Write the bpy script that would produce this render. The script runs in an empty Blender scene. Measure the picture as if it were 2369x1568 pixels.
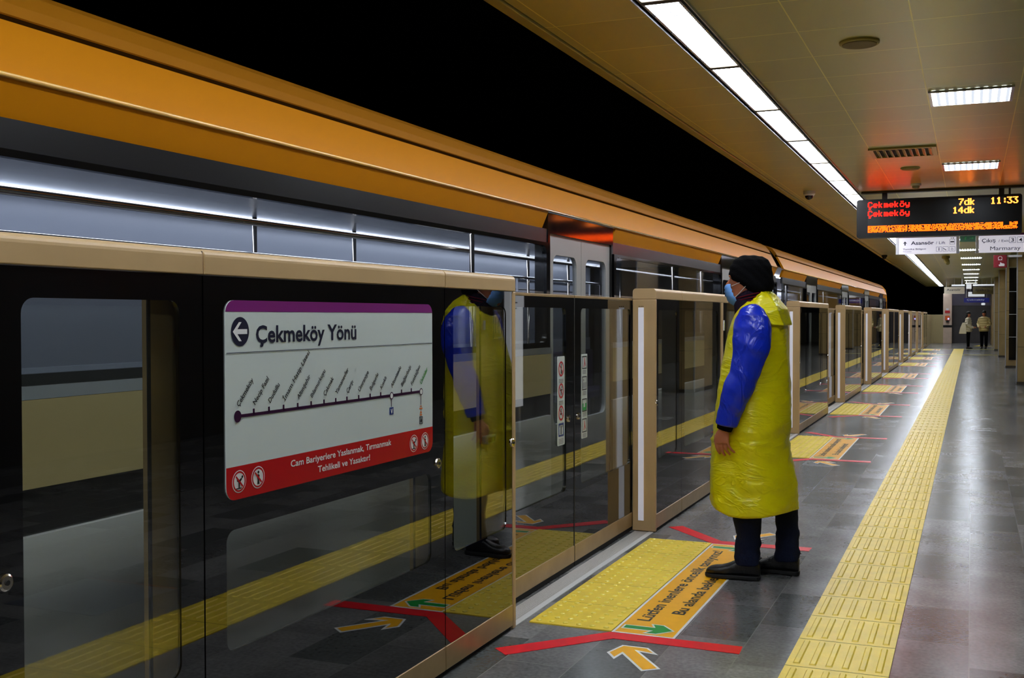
import bpy, bmesh, math, random
from mathutils import Vector, Matrix, Euler
random.seed(7)
C = bpy.context.scene
COL = C.collection
PI = math.pi

# ------------------------------------------------------------------ camera, world, exposure
cam_d = bpy.data.cameras.new('camera')
cam = bpy.data.objects.new('camera', cam_d)
COL.objects.link(cam)
yaw, pitch, roll = 0.39767, -0.020248, -0.001674
f_ = Vector((-math.sin(yaw)*math.cos(pitch), math.cos(yaw)*math.cos(pitch), math.sin(pitch)))
r_ = Vector((math.cos(yaw), math.sin(yaw), 0))
u_ = r_.cross(f_)
r2 = r_*math.cos(roll) + u_*math.sin(roll)
u2 = -r_*math.sin(roll) + u_*math.cos(roll)
m = Matrix((r2, u2, -f_)).transposed().to_4x4()
m.translation = Vector((0, 0, 1.42))
cam.matrix_world = m
cam_d.sensor_width = 36
cam_d.lens = 36*2529.5/2369
cam_d.clip_start = 0.05
cam_d.clip_end = 300
C.camera = cam
w = bpy.data.worlds.new('world'); C.world = w
w.use_nodes = True
w.node_tree.nodes['Background'].inputs[0].default_value = (0, 0, 0, 1)
w.node_tree.nodes['Background'].inputs[1].default_value = 0
C.view_settings.view_transform = 'Standard'
C.view_settings.look = 'None'
C.view_settings.gamma = 1
C.view_settings.use_curve_mapping = False
C.view_settings.exposure = 0.85
C.cycles.use_denoising = True
C.cycles.max_bounces = 10
C.cycles.diffuse_bounces = 5
C.cycles.glossy_bounces = 5
C.cycles.transparent_max_bounces = 16
C.cycles.caustics_reflective = False
C.cycles.caustics_refractive = False
C.cycles.sample_clamp_indirect = 4
LAMP = 13.0      # emission of the platform lamps

# ------------------------------------------------------------------ materials
def lin(c):
    return tuple(((x/255)/12.92 if x/255 <= .04045 else (((x/255)+.055)/1.055)**2.4) for x in c)+(1,)
MATS = {}
def mat(name, rgb, rough=.5, metal=0, spec=.5, bump=0, bscale=40, var=0, vscale=6, emit=None, es=0, coat=0, ior=None, sss=0, trans=0):
    m = bpy.data.materials.new(name); m.use_nodes = True
    nt = m.node_tree; b = nt.nodes['Principled BSDF']
    col = lin(rgb)
    b.inputs['Base Color'].default_value = col
    b.inputs['Roughness'].default_value = rough
    b.inputs['Metallic'].default_value = metal
    b.inputs['Specular IOR Level'].default_value = spec
    b.inputs['Coat Weight'].default_value = coat
    b.inputs['Coat Roughness'].default_value = .05
    if ior: b.inputs['IOR'].default_value = ior
    if trans: b.inputs['Transmission Weight'].default_value = trans
    if emit:
        b.inputs['Emission Color'].default_value = lin(emit)
        b.inputs['Emission Strength'].default_value = es
    if bump or var:
        tc = nt.nodes.new('ShaderNodeTexCoord')
    if bump:
        n = nt.nodes.new('ShaderNodeTexNoise'); n.inputs['Scale'].default_value = bscale; n.inputs['Detail'].default_value = 4
        nt.links.new(tc.outputs['Object'], n.inputs['Vector'])
        bp = nt.nodes.new('ShaderNodeBump'); bp.inputs['Strength'].default_value = bump; bp.inputs['Distance'].default_value = .01
        nt.links.new(n.outputs['Fac'], bp.inputs['Height']); nt.links.new(bp.outputs[0], b.inputs['Normal'])
    if var:
        n = nt.nodes.new('ShaderNodeTexNoise'); n.inputs['Scale'].default_value = vscale; n.inputs['Detail'].default_value = 5
        nt.links.new(tc.outputs['Object'], n.inputs['Vector'])
        mr = nt.nodes.new('ShaderNodeMapRange')
        mr.inputs['From Min'].default_value = .3; mr.inputs['From Max'].default_value = .7
        mr.inputs['To Min'].default_value = 1-var; mr.inputs['To Max'].default_value = 1+var
        nt.links.new(n.outputs['Fac'], mr.inputs['Value'])
        mx = nt.nodes.new('ShaderNodeMix'); mx.data_type = 'RGBA'; mx.blend_type = 'MULTIPLY'; mx.inputs['Factor'].default_value = 1
        mx.inputs['A'].default_value = col
        nt.links.new(mr.outputs[0], mx.inputs['B'])
        nt.links.new(mx.outputs['Result'], b.inputs['Base Color'])
    MATS[name] = m
    return m
def emis(name, rgb, s, stripes=None):
    m = bpy.data.materials.new(name); m.use_nodes = True
    nt = m.node_tree; nt.nodes.clear()
    o = nt.nodes.new('ShaderNodeOutputMaterial'); e = nt.nodes.new('ShaderNodeEmission')
    e.inputs[0].default_value = lin(rgb); e.inputs[1].default_value = s
    nt.links.new(e.outputs[0], o.inputs[0])
    if stripes:       # prismatic lamp cover: bright bars over a dimmer ground
        tc = nt.nodes.new('ShaderNodeTexCoord')
        wv = nt.nodes.new('ShaderNodeTexWave'); wv.bands_direction = stripes[0]
        wv.inputs['Scale'].default_value = stripes[1]; wv.inputs['Distortion'].default_value = stripes[2]
        wv.inputs['Detail'].default_value = 2; wv.inputs['Detail Scale'].default_value = 2
        nt.links.new(tc.outputs['Object'], wv.inputs['Vector'])
        mr = nt.nodes.new('ShaderNodeMapRange'); mr.inputs['To Min'].default_value = s*stripes[3]; mr.inputs['To Max'].default_value = s*stripes[4]
        mr.inputs['From Min'].default_value = .25
        nt.links.new(wv.outputs['Fac'], mr.inputs['Value']); nt.links.new(mr.outputs[0], e.inputs[1])
    MATS[name] = m
    return m
def glass(name, tint, ior=1.52, rough=0.0, extra=0.0):
    m = bpy.data.materials.new(name); m.use_nodes = True
    nt = m.node_tree; nt.nodes.clear()
    o = nt.nodes.new('ShaderNodeOutputMaterial')
    t = nt.nodes.new('ShaderNodeBsdfTransparent'); t.inputs[0].default_value = tint+(1,)
    g = nt.nodes.new('ShaderNodeBsdfGlossy'); g.inputs['Roughness'].default_value = rough
    fr = nt.nodes.new('ShaderNodeFresnel'); fr.inputs[0].default_value = ior
    ad = nt.nodes.new('ShaderNodeMath'); ad.operation = 'ADD'; ad.use_clamp = True; ad.inputs[1].default_value = extra
    mx = nt.nodes.new('ShaderNodeMixShader')
    ge = nt.nodes.new('ShaderNodeNewGeometry'); iv = nt.nodes.new('ShaderNodeMapRange')   # same reflectance on both faces of the pane
    iv.inputs['To Min'].default_value = ior; iv.inputs['To Max'].default_value = 1/ior
    nt.links.new(ge.outputs['Backfacing'], iv.inputs['Value']); nt.links.new(iv.outputs[0], fr.inputs[0])
    nt.links.new(fr.outputs[0], ad.inputs[0]); nt.links.new(ad.outputs[0], mx.inputs[0])
    nt.links.new(t.outputs[0], mx.inputs[1]); nt.links.new(g.outputs[0], mx.inputs[2])
    nt.links.new(mx.outputs[0], o.inputs[0])
    MATS[name] = m
    return m

beige = mat('beige_enamel', (196, 165, 118), .33, 0, .5, var=.05, vscale=3)
mat_mull = mat('dark_bronze_mullion', (70, 62, 48), .45, .3)
beige_m = mat('bronze_anodised_rail', (178, 150, 104), .35, .4, .5, var=.1, vscale=8)
blackglass = mat('black_enamelled_glass', (6, 6, 7), .015, 0, .5, ior=2.05)
pglass = glass('clear_barrier_glass', (.90, .92, .88), 1.62, 0.0, 0.06)
tglass = glass('tinted_train_glass', (.80, .82, .85), 1.5, 0.02, 0.02)
darkgap = mat('black_rubber', (12, 12, 12), .7)
chrome = mat('chrome', (215, 205, 190), .15, 1)
steel = mat('ribbed_steel_sill', (196, 192, 184), .45, .3, bump=.6, bscale=160)
steel_l = mat('light_steel_edge', (222, 222, 218), .4, .2)
whitem = mat('white_plastic', (225, 225, 228), .4)
light_strip = mat('white_light_strip_cover', (232, 232, 240), .35, emit=(225, 225, 240), es=.12)
red = mat('red_vinyl', (238, 14, 34), .35, var=.06, vscale=14)
redp = mat('red_print', (190, 12, 22), .3)
orange = mat('orange_vinyl', (253, 182, 14), .35, var=.05, vscale=14)
white_v = mat('white_vinyl', (236, 236, 232), .35)
green_v = mat('green_vinyl', (6, 150, 55), .35)
blackink = mat('black_ink', (16, 16, 16), .5)
navyink = mat('navy_ink', (22, 24, 48), .4)
purple = mat('purple_print', (128, 38, 118), .3)
darkpurple = mat('dark_purple_print', (52, 14, 52), .3)
paper = mat('map_white', (214, 224, 218), .12, coat=.3)
greenink = mat('green_ink', (40, 140, 40), .4)
blueink = mat('blue_print', (24, 52, 120), .4)
orangeink = mat('orange_print', (210, 110, 40), .4)
ycol = (244, 212, 62)
yellow = mat('yellow_tactile_rubber', ycol, .42, bump=.15, bscale=60, var=.07, vscale=9)
studm = mat('stud_glint_and_line_yellow', (246, 226, 96), .28)  # paler than the rubber: gloss highlights painted on studs; also colours floor lines
skin = mat('skin', (176, 106, 72), .5, sss=.1, var=.08, vscale=20)
blackcloth = mat('black_knit', (9, 9, 11), .95, spec=.08, bump=.4, bscale=180)
darkcloth = mat('dark_scarf_wool', (30, 20, 34), .9, spec=.1, bump=.5, bscale=120)
redstripe = mat('red_scarf_stripe', (92, 22, 36), .9, spec=.1)
denim = mat('navy_trouser_cloth', (17, 25, 52), .85, spec=.2, bump=.4, bscale=90, var=.2, vscale=10)
leather = mat('black_leather', (15, 14, 15), .36, bump=.35, bscale=45)
rubber = mat('black_shoe_sole', (12, 12, 12), .7)
maskm = mat('blue_surgical_mask', (105, 160, 225), .7, bump=.2, bscale=50)
whiteloop = mat('white_elastic', (230, 230, 225), .7)

# yellow raincoat plastic: thin, slightly translucent, with folded creases
def plastic(name, rgb, rough, tw, scl=(1, 1, 1), st=.5):
    m = mat(name, rgb, rough)
    nt = m.node_tree; b = nt.nodes['Principled BSDF']; out = nt.nodes['Material Output']
    tc = nt.nodes.new('ShaderNodeTexCoord')
    mp = nt.nodes.new('ShaderNodeMapping'); mp.inputs['Scale'].default_value = scl
    nt.links.new(tc.outputs['Object'], mp.inputs[0])
    n = nt.nodes.new('ShaderNodeTexNoise'); n.inputs['Scale'].default_value = 9; n.inputs['Detail'].default_value = 3; n.inputs['Distortion'].default_value = 1.2
    v = nt.nodes.new('ShaderNodeTexVoronoi'); v.feature = 'DISTANCE_TO_EDGE'; v.inputs['Scale'].default_value = 7
    nt.links.new(mp.outputs[0], n.inputs['Vector'])
    ad = nt.nodes.new('ShaderNodeMixRGB'); ad.inputs[0].default_value = .35
    nt.links.new(mp.outputs[0], ad.inputs[1]); nt.links.new(n.outputs['Color'], ad.inputs[2]); nt.links.new(ad.outputs[0], v.inputs['Vector'])
    mr = nt.nodes.new('ShaderNodeMapRange'); mr.inputs['From Max'].default_value = .12
    nt.links.new(v.outputs['Distance'], mr.inputs['Value'])
    a = nt.nodes.new('ShaderNodeMath'); a.operation = 'MULTIPLY_ADD'; a.inputs[1].default_value = -.35
    nt.links.new(mr.outputs[0], a.inputs[0]); nt.links.new(n.outputs['Fac'], a.inputs[2])
    bp = nt.nodes.new('ShaderNodeBump'); bp.inputs['Strength'].default_value = st; bp.inputs['Distance'].default_value = .03
    nt.links.new(a.outputs[0], bp.inputs['Height']); nt.links.new(bp.outputs[0], b.inputs['Normal'])
    if tw:
        tr = nt.nodes.new('ShaderNodeBsdfTranslucent'); tr.inputs[0].default_value = lin(rgb)
        mx = nt.nodes.new('ShaderNodeMixShader'); mx.inputs[0].default_value = tw
        nt.links.new(b.outputs[0], mx.inputs[1]); nt.links.new(tr.outputs[0], mx.inputs[2]); nt.links.new(mx.outputs[0], out.inputs[0])
    return m
raincoat = plastic('yellow_raincoat_plastic', (216, 206, 6), .3, 0, (.4, .4, 1.1), .22)
sleevem = plastic('blue_sleeve_plastic', (18, 44, 186), .27, 0, (.9, .9, .45), .22)

# grey stone slabs in running bond along the platform
def floor_mat():
    m = bpy.data.materials.new('grey_stone_slabs'); m.use_nodes = True
    nt = m.node_tree; b = nt.nodes['Principled BSDF']; L = nt.links
    tc = nt.nodes.new('ShaderNodeTexCoord'); sp = nt.nodes.new('ShaderNodeSeparateXYZ'); cb = nt.nodes.new('ShaderNodeCombineXYZ')
    L.new(tc.outputs['Object'], sp.inputs[0])
    ax = nt.nodes.new('ShaderNodeMath'); ax.operation = 'ADD'; ax.inputs[1].default_value = 29.75-.0   # joint at x = 0
    ay = nt.nodes.new('ShaderNodeMath'); ay.operation = 'ADD'; ay.inputs[1].default_value = 62-.11+20*.0
    L.new(sp.outputs['X'], ax.inputs[0]); L.new(sp.outputs['Y'], ay.inputs[0])
    L.new(ay.outputs[0], cb.inputs['X']); L.new(ax.outputs[0], cb.inputs['Y'])
    br = nt.nodes.new('ShaderNodeTexBrick')
    br.offset = .5; br.offset_frequency = 2
    br.inputs['Scale'].default_value = 1
    br.inputs['Brick Width'].default_value = .62; br.inputs['Row Height'].default_value = .2975
    br.inputs['Mortar Size'].default_value = .0022; br.inputs['Mortar Smooth'].default_value = .1
    br.inputs['Color1'].default_value = (.0, .0, .0, 1); br.inputs['Color2'].default_value = (1, 1, 1, 1)
    br.inputs['Mortar'].default_value = (.5, .5, .5, 1); br.inputs['Bias'].default_value = 0
    L.new(cb.outputs[0], br.inputs['Vector'])
    n = nt.nodes.new('ShaderNodeTexNoise'); n.inputs['Scale'].default_value = 2.6; n.inputs['Detail'].default_value = 6; n.inputs['Roughness'].default_value = .6; n.inputs['Distortion'].default_value = .2
    L.new(tc.outputs['Object'], n.inputs['Vector'])
    n2 = nt.nodes.new('ShaderNodeTexNoise'); n2.inputs['Scale'].default_value = 55; n2.inputs['Detail'].default_value = 6
    L.new(tc.outputs['Object'], n2.inputs['Vector'])
    r1 = nt.nodes.new('ShaderNodeValToRGB')
    r1.color_ramp.elements[0].color = (.088, .096, .091, 1); r1.color_ramp.elements[1].color = (.250, .247, .236, 1)
    e = r1.color_ramp.elements.new(.5); e.color = (.170, .166, .160, 1)
    L.new(br.outputs['Color'], r1.inputs[0])
    mr = nt.nodes.new('ShaderNodeMapRange'); mr.inputs['From Min'].default_value = .3; mr.inputs['From Max'].default_value = .75; mr.inputs['To Min'].default_value = .70; mr.inputs['To Max'].default_value = 1.3
    L.new(n.outputs['Fac'], mr.inputs['Value'])
    mr2 = nt.nodes.new('ShaderNodeMapRange'); mr2.inputs['From Min'].default_value = .3; mr2.inputs['From Max'].default_value = .7; mr2.inputs['To Min'].default_value = .78; mr2.inputs['To Max'].default_value = 1.22
    L.new(n2.outputs['Fac'], mr2.inputs['Value'])
    mm = nt.nodes.new('ShaderNodeMath'); mm.operation = 'MULTIPLY'; L.new(mr.outputs[0], mm.inputs[0]); L.new(mr2.outputs[0], mm.inputs[1])
    mx = nt.nodes.new('ShaderNodeMix'); mx.data_type = 'RGBA'; mx.blend_type = 'MULTIPLY'; mx.inputs['Factor'].default_value = 1
    L.new(r1.outputs[0], mx.inputs['A']); L.new(mm.outputs[0], mx.inputs['B'])
    mo = nt.nodes.new('ShaderNodeMix'); mo.data_type = 'RGBA'
    L.new(br.outputs['Fac'], mo.inputs['Factor']); L.new(mx.outputs['Result'], mo.inputs['A']); mo.inputs['B'].default_value = (.22, .22, .20, 1)
    L.new(mo.outputs['Result'], b.inputs['Base Color'])
    rr = nt.nodes.new('ShaderNodeMapRange'); rr.inputs['To Min'].default_value = .15; rr.inputs['To Max'].default_value = .25
    L.new(n.outputs['Fac'], rr.inputs['Value']); L.new(rr.outputs[0], b.inputs['Roughness'])
    bp = nt.nodes.new('ShaderNodeBump'); bp.inputs['Strength'].default_value = .12; bp.inputs['Distance'].default_value = .004
    L.new(n2.outputs['Fac'], bp.inputs['Height']); L.new(bp.outputs[0], b.inputs['Normal'])
    b.inputs['Specular IOR Level'].default_value = .36
    return m
floorm = floor_mat()

# metal ceiling panels with thin open joints
def ceil_mat():
    m = bpy.data.materials.new('metal_ceiling_panels'); m.use_nodes = True
    nt = m.node_tree; b = nt.nodes['Principled BSDF']; L = nt.links
    tc = nt.nodes.new('ShaderNodeTexCoord'); sp = nt.nodes.new('ShaderNodeSeparateXYZ'); cb = nt.nodes.new('ShaderNodeCombineXYZ')
    L.new(tc.outputs['Object'], sp.inputs[0])
    ax = nt.nodes.new('ShaderNodeMath'); ax.operation = 'ADD'; ax.inputs[1].default_value = 60.3
    ay = nt.nodes.new('ShaderNodeMath'); ay.operation = 'ADD'; ay.inputs[1].default_value = 63-5.62
    L.new(sp.outputs['X'], ax.inputs[0]); L.new(sp.outputs['Y'], ay.inputs[0])
    L.new(ax.outputs[0], cb.inputs['Y']); L.new(ay.outputs[0], cb.inputs['X'])
    br = nt.nodes.new('ShaderNodeTexBrick'); br.offset = 0
    br.inputs['Scale'].default_value = 1; br.inputs['Brick Width'].default_value = .63; br.inputs['Row Height'].default_value = .6
    br.inputs['Mortar Size'].default_value = .004; br.inputs['Mortar Smooth'].default_value = .2; br.inputs['Bias'].default_value = 0
    br.inputs['Color1'].default_value = lin((196, 188, 104)); br.inputs['Color2'].default_value = lin((188, 180, 96)); br.inputs['Mortar'].default_value = lin((250, 240, 130))
    L.new(cb.outputs[0], br.inputs['Vector']); L.new(br.outputs['Color'], b.inputs['Base Color'])
    b.inputs['Roughness'].default_value = .3; b.inputs['Metallic'].default_value = .25
    n = nt.nodes.new('ShaderNodeTexNoise'); n.inputs['Scale'].default_value = 2.2; n.inputs['Detail'].default_value = 2
    L.new(tc.outputs['Object'], n.inputs['Vector'])
    a = nt.nodes.new('ShaderNodeMath'); a.operation = 'MULTIPLY_ADD'; a.inputs[1].default_value = -.4
    L.new(br.outputs['Fac'], a.inputs[0]); L.new(n.outputs['Fac'], a.inputs[2])
    bp = nt.nodes.new('ShaderNodeBump'); bp.inputs['Strength'].default_value = .15; bp.inputs['Distance'].default_value = .02
    L.new(a.outputs[0], bp.inputs['Height']); L.new(bp.outputs[0], b.inputs['Normal'])
    return m
ceilm = ceil_mat()
def stone_mat(name, rgb, joint, w=1.2, h=.62):
    m = mat(name, rgb, .3)
    nt = m.node_tree; b = nt.nodes['Principled BSDF']; L = nt.links
    tc = nt.nodes.new('ShaderNodeTexCoord'); sp = nt.nodes.new('ShaderNodeSeparateXYZ')
    L.new(tc.outputs['Object'], sp.inputs[0])
    md = nt.nodes.new('ShaderNodeMath'); md.operation = 'FLOORED_MODULO'; md.inputs[1].default_value = h
    L.new(sp.outputs['Z'], md.inputs[0])
    lt = nt.nodes.new('ShaderNodeMath'); lt.operation = 'LESS_THAN'; lt.inputs[1].default_value = .008; L.new(md.outputs[0], lt.inputs[0])
    n = nt.nodes.new('ShaderNodeTexNoise'); n.inputs['Scale'].default_value = 4; n.inputs['Detail'].default_value = 6
    L.new(tc.outputs['Object'], n.inputs['Vector'])
    mr = nt.nodes.new('ShaderNodeMapRange'); mr.inputs['To Min'].default_value = .7; mr.inputs['To Max'].default_value = 1.3; L.new(n.outputs['Fac'], mr.inputs['Value'])
    mx = nt.nodes.new('ShaderNodeMix'); mx.data_type = 'RGBA'; mx.blend_type = 'MULTIPLY'; mx.inputs['Factor'].default_value = 1
    mx.inputs['A'].default_value = lin(rgb); L.new(mr.outputs[0], mx.inputs['B'])
    mj = nt.nodes.new('ShaderNodeMix'); mj.data_type = 'RGBA'; L.new(lt.outputs[0], mj.inputs['Factor']); L.new(mx.outputs['Result'], mj.inputs['A']); mj.inputs['B'].default_value = lin(joint)
    L.new(mj.outputs['Result'], b.inputs['Base Color'])
    return m
pillar_stone = stone_mat('beige_stone_cladding', (158, 134, 86), (56, 46, 28), h=.78)
wall_stone = stone_mat('darkened_stone_wall', (46, 41, 34), (22, 20, 16), h=.78)  # darkened colour stands in for the unlit open space behind the pillars
greywall = stone_mat('grey_wall_cladding', (70, 66, 68), (40, 38, 38), h=.9)
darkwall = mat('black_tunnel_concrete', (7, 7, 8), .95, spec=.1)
trackbed = mat('dark_track_bed', (22, 21, 20), .9, var=.3, vscale=5)
amber = mat('amber_train_paint', (204, 128, 8), .45, spec=.12)
amber_edge = mat('amber_crease_highlight', (250, 196, 100), .12, coat=1)  # paler than the amber bands, paints the lamp highlight along the crease
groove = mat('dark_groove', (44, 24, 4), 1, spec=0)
trainblack = mat('train_black_gloss', (16, 15, 16), .07, ior=1.6)
trainlower = mat('train_grey_paint', (192, 194, 192), .3)
trainbeige = mat('train_cream_paint', (168, 152, 106), .3)
traingrey = mat('train_letterboard_grey', (30, 29, 30), .25)
alum = mat('brushed_aluminium', (190, 192, 196), .3, .8)
inwall = mat('train_interior_panel', (150, 154, 162), .3)
seatm = mat('train_seat_fabric', (70, 60, 90), .7)
bellowm = mat('gangway_bellows_rubber', (18, 17, 18), .8)
olive = mat('olive_sign_face', (120, 108, 60), .4)
puffer = mat('beige_puffer_nylon', (190, 170, 110), .5, bump=.3, bscale=20)
cream = mat('cream_coat_wool', (205, 195, 165), .7, bump=.2, bscale=30)
hairm = mat('black_hair', (14, 12, 12), .6, bump=.4, bscale=120)

lamp_e = emis('lamp_cover_light', (238, 244, 255), LAMP, ('Y', 9.0, 1.5, .035, 2.1))
panel_e = emis('ceiling_panel_light', (235, 243, 255), LAMP, ('X', 5.5, .4, .04, 2.0))
train_e = emis('train_ceiling_light', (225, 235, 255), 7)
sign_e = mat('backlit_sign_white', (225, 222, 232), .35, emit=(228, 225, 240), es=.32)
led_red = emis('red_led_dots', (255, 20, 12), 4)
led_yel = emis('amber_led_dots', (255, 122, 46), 3)
led_or = emis('orange_led_dots', (255, 76, 8), 3.6)
exit_e = mat('green_exit_sign', (8, 40, 24), .4, emit=(10, 60, 34), es=.4)
navy_e = mat('navy_lit_sign', (18, 20, 70), .4, emit=(18, 22, 90), es=.3)
poster_e = mat('lit_poster', (200, 200, 205), .4, emit=(200, 205, 210), es=.45)

# ------------------------------------------------------------------ helpers
def wl(o):
    v = Vector((0, 0, 0))
    while o is not None:
        v = v + o.location; o = o.parent
    return v
def tag(o, label, cat, group=None, kind=None):
    if label: o['label'] = label
    if cat: o['category'] = cat
    if group: o['group'] = group
    if kind: o['kind'] = kind
    return o
def thing(name, label, cat, loc=(0, 0, 0), group=None):
    o = bpy.data.objects.new(name, None); COL.objects.link(o)
    o.empty_display_size = .2
    o.location = loc
    return tag(o, label, cat, group)
def dup(o, delta=(0, 0, 0), label=None, parent=None):
    c = o.copy(); COL.objects.link(c)
    if parent is not None: c.parent = parent
    else:
        c.location = Vector(o.location)+Vector(delta)
        if label: c['label'] = label
    for ch in o.children: dup(ch, parent=c)
    return c
class MB:
    def __init__(s): s.v = []; s.f = []
    def box(s, x0, x1, y0, y1, z0, z1):
        if x0 > x1: x0, x1 = x1, x0
        if y0 > y1: y0, y1 = y1, y0
        if z0 > z1: z0, z1 = z1, z0
        n = len(s.v)
        s.v += [(x0,y0,z0),(x1,y0,z0),(x1,y1,z0),(x0,y1,z0),(x0,y0,z1),(x1,y0,z1),(x1,y1,z1),(x0,y1,z1)]
        s.f += [tuple(n+i for i in q) for q in ((0,3,2,1),(4,5,6,7),(0,1,5,4),(1,2,6,5),(2,3,7,6),(3,0,4,7))]
        return s
    def prism(s, pts, vec):
        """pts: ring of 3D points; extruded by vec"""
        n = len(s.v); k = len(pts); vec = Vector(vec)
        s.v += [tuple(Vector(p)) for p in pts]+[tuple(Vector(p)+vec) for p in pts]
        s.f += [tuple(n+i for i in range(k)), tuple(n+k+i for i in reversed(range(k)))]
        s.f += [(n+i, n+k+i, n+k+(i+1) % k, n+(i+1) % k) for i in range(k)]
        return s
    def rings(s, rs, cap=True, closed=True):
        n = len(s.v); k = len(rs[0])
        for r in rs: s.v += [tuple(p) for p in r]
        for j in range(len(rs)-1):
            for i in range(k if closed else k-1):
                a = n+j*k+i; b = n+j*k+(i+1) % k
                s.f.append((a, b, b+k, a+k))
        if cap and closed:
            s.f.append(tuple(n+i for i in reversed(range(k))))
            s.f.append(tuple(n+(len(rs)-1)*k+i for i in range(k)))
        return s
    def tube(s, pts, rad, k=12, cap=True, up=None):
        """pts list, rad list or scalar (or (a,b) pairs: a across, b along 'up' frame)"""
        pts = [Vector(p) for p in pts]
        if not isinstance(rad, (list, tuple)): rad = [rad]*len(pts)
        rs = []; ref = Vector(up) if up else None
        for i, p in enumerate(pts):
            d = (pts[min(i+1, len(pts)-1)]-pts[max(i-1, 0)]).normalized()
            if ref is None: ref = Vector((0, 0, 1)) if abs(d.z) < .9 else Vector((1, 0, 0))
            a = d.cross(ref)
            if a.length < 1e-4: a = d.orthogonal()
            a.normalize(); b = a.cross(d).normalized()
            if up is None: ref = b
            ra, rb = rad[i] if isinstance(rad[i], (list, tuple)) else (rad[i], rad[i])
            rs.append([p+a*ra*math.cos(t*2*PI/k)+b*rb*math.sin(t*2*PI/k) for t in range(k)])
        return s.rings(rs, cap)
    def ball(s, c, r, k=16, j=10, fn=None):
        c = Vector(c)
        if not isinstance(r, (list, tuple)): r = (r, r, r)
        rs = []
        for a in range(1, j):
            th = PI*a/j
            rs.append([Vector((c.x+r[0]*math.sin(th)*math.cos(2*PI*t/k), c.y+r[1]*math.sin(th)*math.sin(2*PI*t/k), c.z-r[2]*math.cos(th))) for t in range(k)])
        n = len(s.v)
        s.rings(rs, cap=False)
        s.v += [(c.x, c.y, c.z-r[2]), (c.x, c.y, c.z+r[2])]
        lo = len(s.v)-2
        for i in range(k):
            s.f.append((lo, n+(i+1) % k, n+i))
            s.f.append((lo+1, n+(j-2)*k+i, n+(j-2)*k+(i+1) % k))
        return s
    def mesh(s, name, off=Vector((0, 0, 0))):
        me = bpy.data.meshes.new(name)
        me.from_pydata([tuple(Vector(v)-off) for v in s.v], [], s.f)
        bm = bmesh.new(); bm.from_mesh(me); bmesh.ops.recalc_face_normals(bm, faces=bm.faces); bm.to_mesh(me); bm.free()
        return me
    def build(s, name, mt, parent=None, split=None, bevel=0, smooth=False, seg=2, label=None, recalc=True):
        off = wl(parent) if parent is not None else Vector((0, 0, 0))
        me = s.mesh(name, off)
        if parent is None:        # origin at the base of the thing
            xs = [v.co for v in me.vertices]
            o3 = Vector(((min(v.x for v in xs)+max(v.x for v in xs))/2, (min(v.y for v in xs)+max(v.y for v in xs))/2, min(v.z for v in xs)))
            if name not in KEEP0:
                for v in me.vertices: v.co -= o3
            else: o3 = Vector((0, 0, 0))
        o = bpy.data.objects.new(name, me); COL.objects.link(o)
        if parent is None: o.location = o3
        o.parent = parent
        for q in (mt if isinstance(mt, list) else [mt]): me.materials.append(q)
        if split is not None:
            for i, p in enumerate(me.polygons): p.material_index = 1 if i >= split else 0
        if smooth:
            for p in me.polygons: p.use_smooth = True
        if bevel:
            b = o.modifiers.new('bevel', 'BEVEL'); b.width = bevel; b.segments = seg; b.limit_method = 'ANGLE'; b.angle_limit = .6
        if label: o['label'] = label
        return o
KEEP0 = {'floor', 'ceiling'}
def struct(o): o['kind'] = 'structure'; return o
def evaluated(o):
    dg = bpy.context.evaluated_depsgraph_get(); dg.update()
    return bpy.data.meshes.new_from_object(o.evaluated_get(dg), depsgraph=dg)
def fused(mb, name, mt, parent, voxel=.006, smooth=6, disp=0, dscale=.1, label=None, fn=None):
    """fuse overlapping volumes into one continuous skin"""
    off = wl(parent)
    me = mb.mesh(name, off)
    t = bpy.data.objects.new(name, me); COL.objects.link(t)
    r = t.modifiers.new('r', 'REMESH'); r.mode = 'VOXEL'; r.voxel_size = voxel
    if smooth:
        s = t.modifiers.new('s', 'SMOOTH'); s.factor = .5; s.iterations = smooth
    me2 = evaluated(t)
    bpy.data.objects.remove(t); bpy.data.meshes.remove(me)
    me2.name = name
    if fn:
        for v in me2.vertices: v.co = fn(v.co+off)-off
    o = bpy.data.objects.new(name, me2); COL.objects.link(o); o.parent = parent
    me2.materials.clear()
    for q in (mt if isinstance(mt, list) else [mt]): me2.materials.append(q)
    for p in me2.polygons: p.use_smooth = True
    if label: o['label'] = label
    return o
def rrect(a0, a1, b0, b1, r, n=6):
    pts = []
    for cx, cy, s in ((a1-r, b1-r, 0), (a0+r, b1-r, 1), (a0+r, b0+r, 2), (a1-r, b0+r, 3)):
        for i in range(n+1):
            t = (s+i/n)*PI/2
            pts.append((cx+r*math.cos(t), cy+r*math.sin(t)))
    return pts
def frame_panel(mb, xf, th, outer, inner, r=.035):
    """plate in the YZ plane (front at xf, thickness th towards -x) with a rounded hole"""
    o = rrect(*outer, .0004); i = rrect(*inner, r)
    n = len(mb.v); k = len(o)
    for x in (xf, xf-th):
        mb.v += [(x, p[0], p[1]) for p in o]+[(x, p[0], p[1]) for p in i]
    for q in range(k):
        q2 = (q+1) % k
        mb.f.append((n+q, n+q2, n+k+q2, n+k+q))
        mb.f.append((n+2*k+q2, n+2*k+q, n+3*k+q, n+3*k+q2))
        mb.f.append((n+q2, n+q, n+2*k+q, n+2*k+q2))
        mb.f.append((n+k+q, n+k+q2, n+3*k+q2, n+3*k+q))
    return mb
def plate(mb, xf, th, rect, r=.035):
    return mb.prism([(xf, p[0], p[1]) for p in rrect(*rect, r)], (-th, 0, 0))
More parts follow.
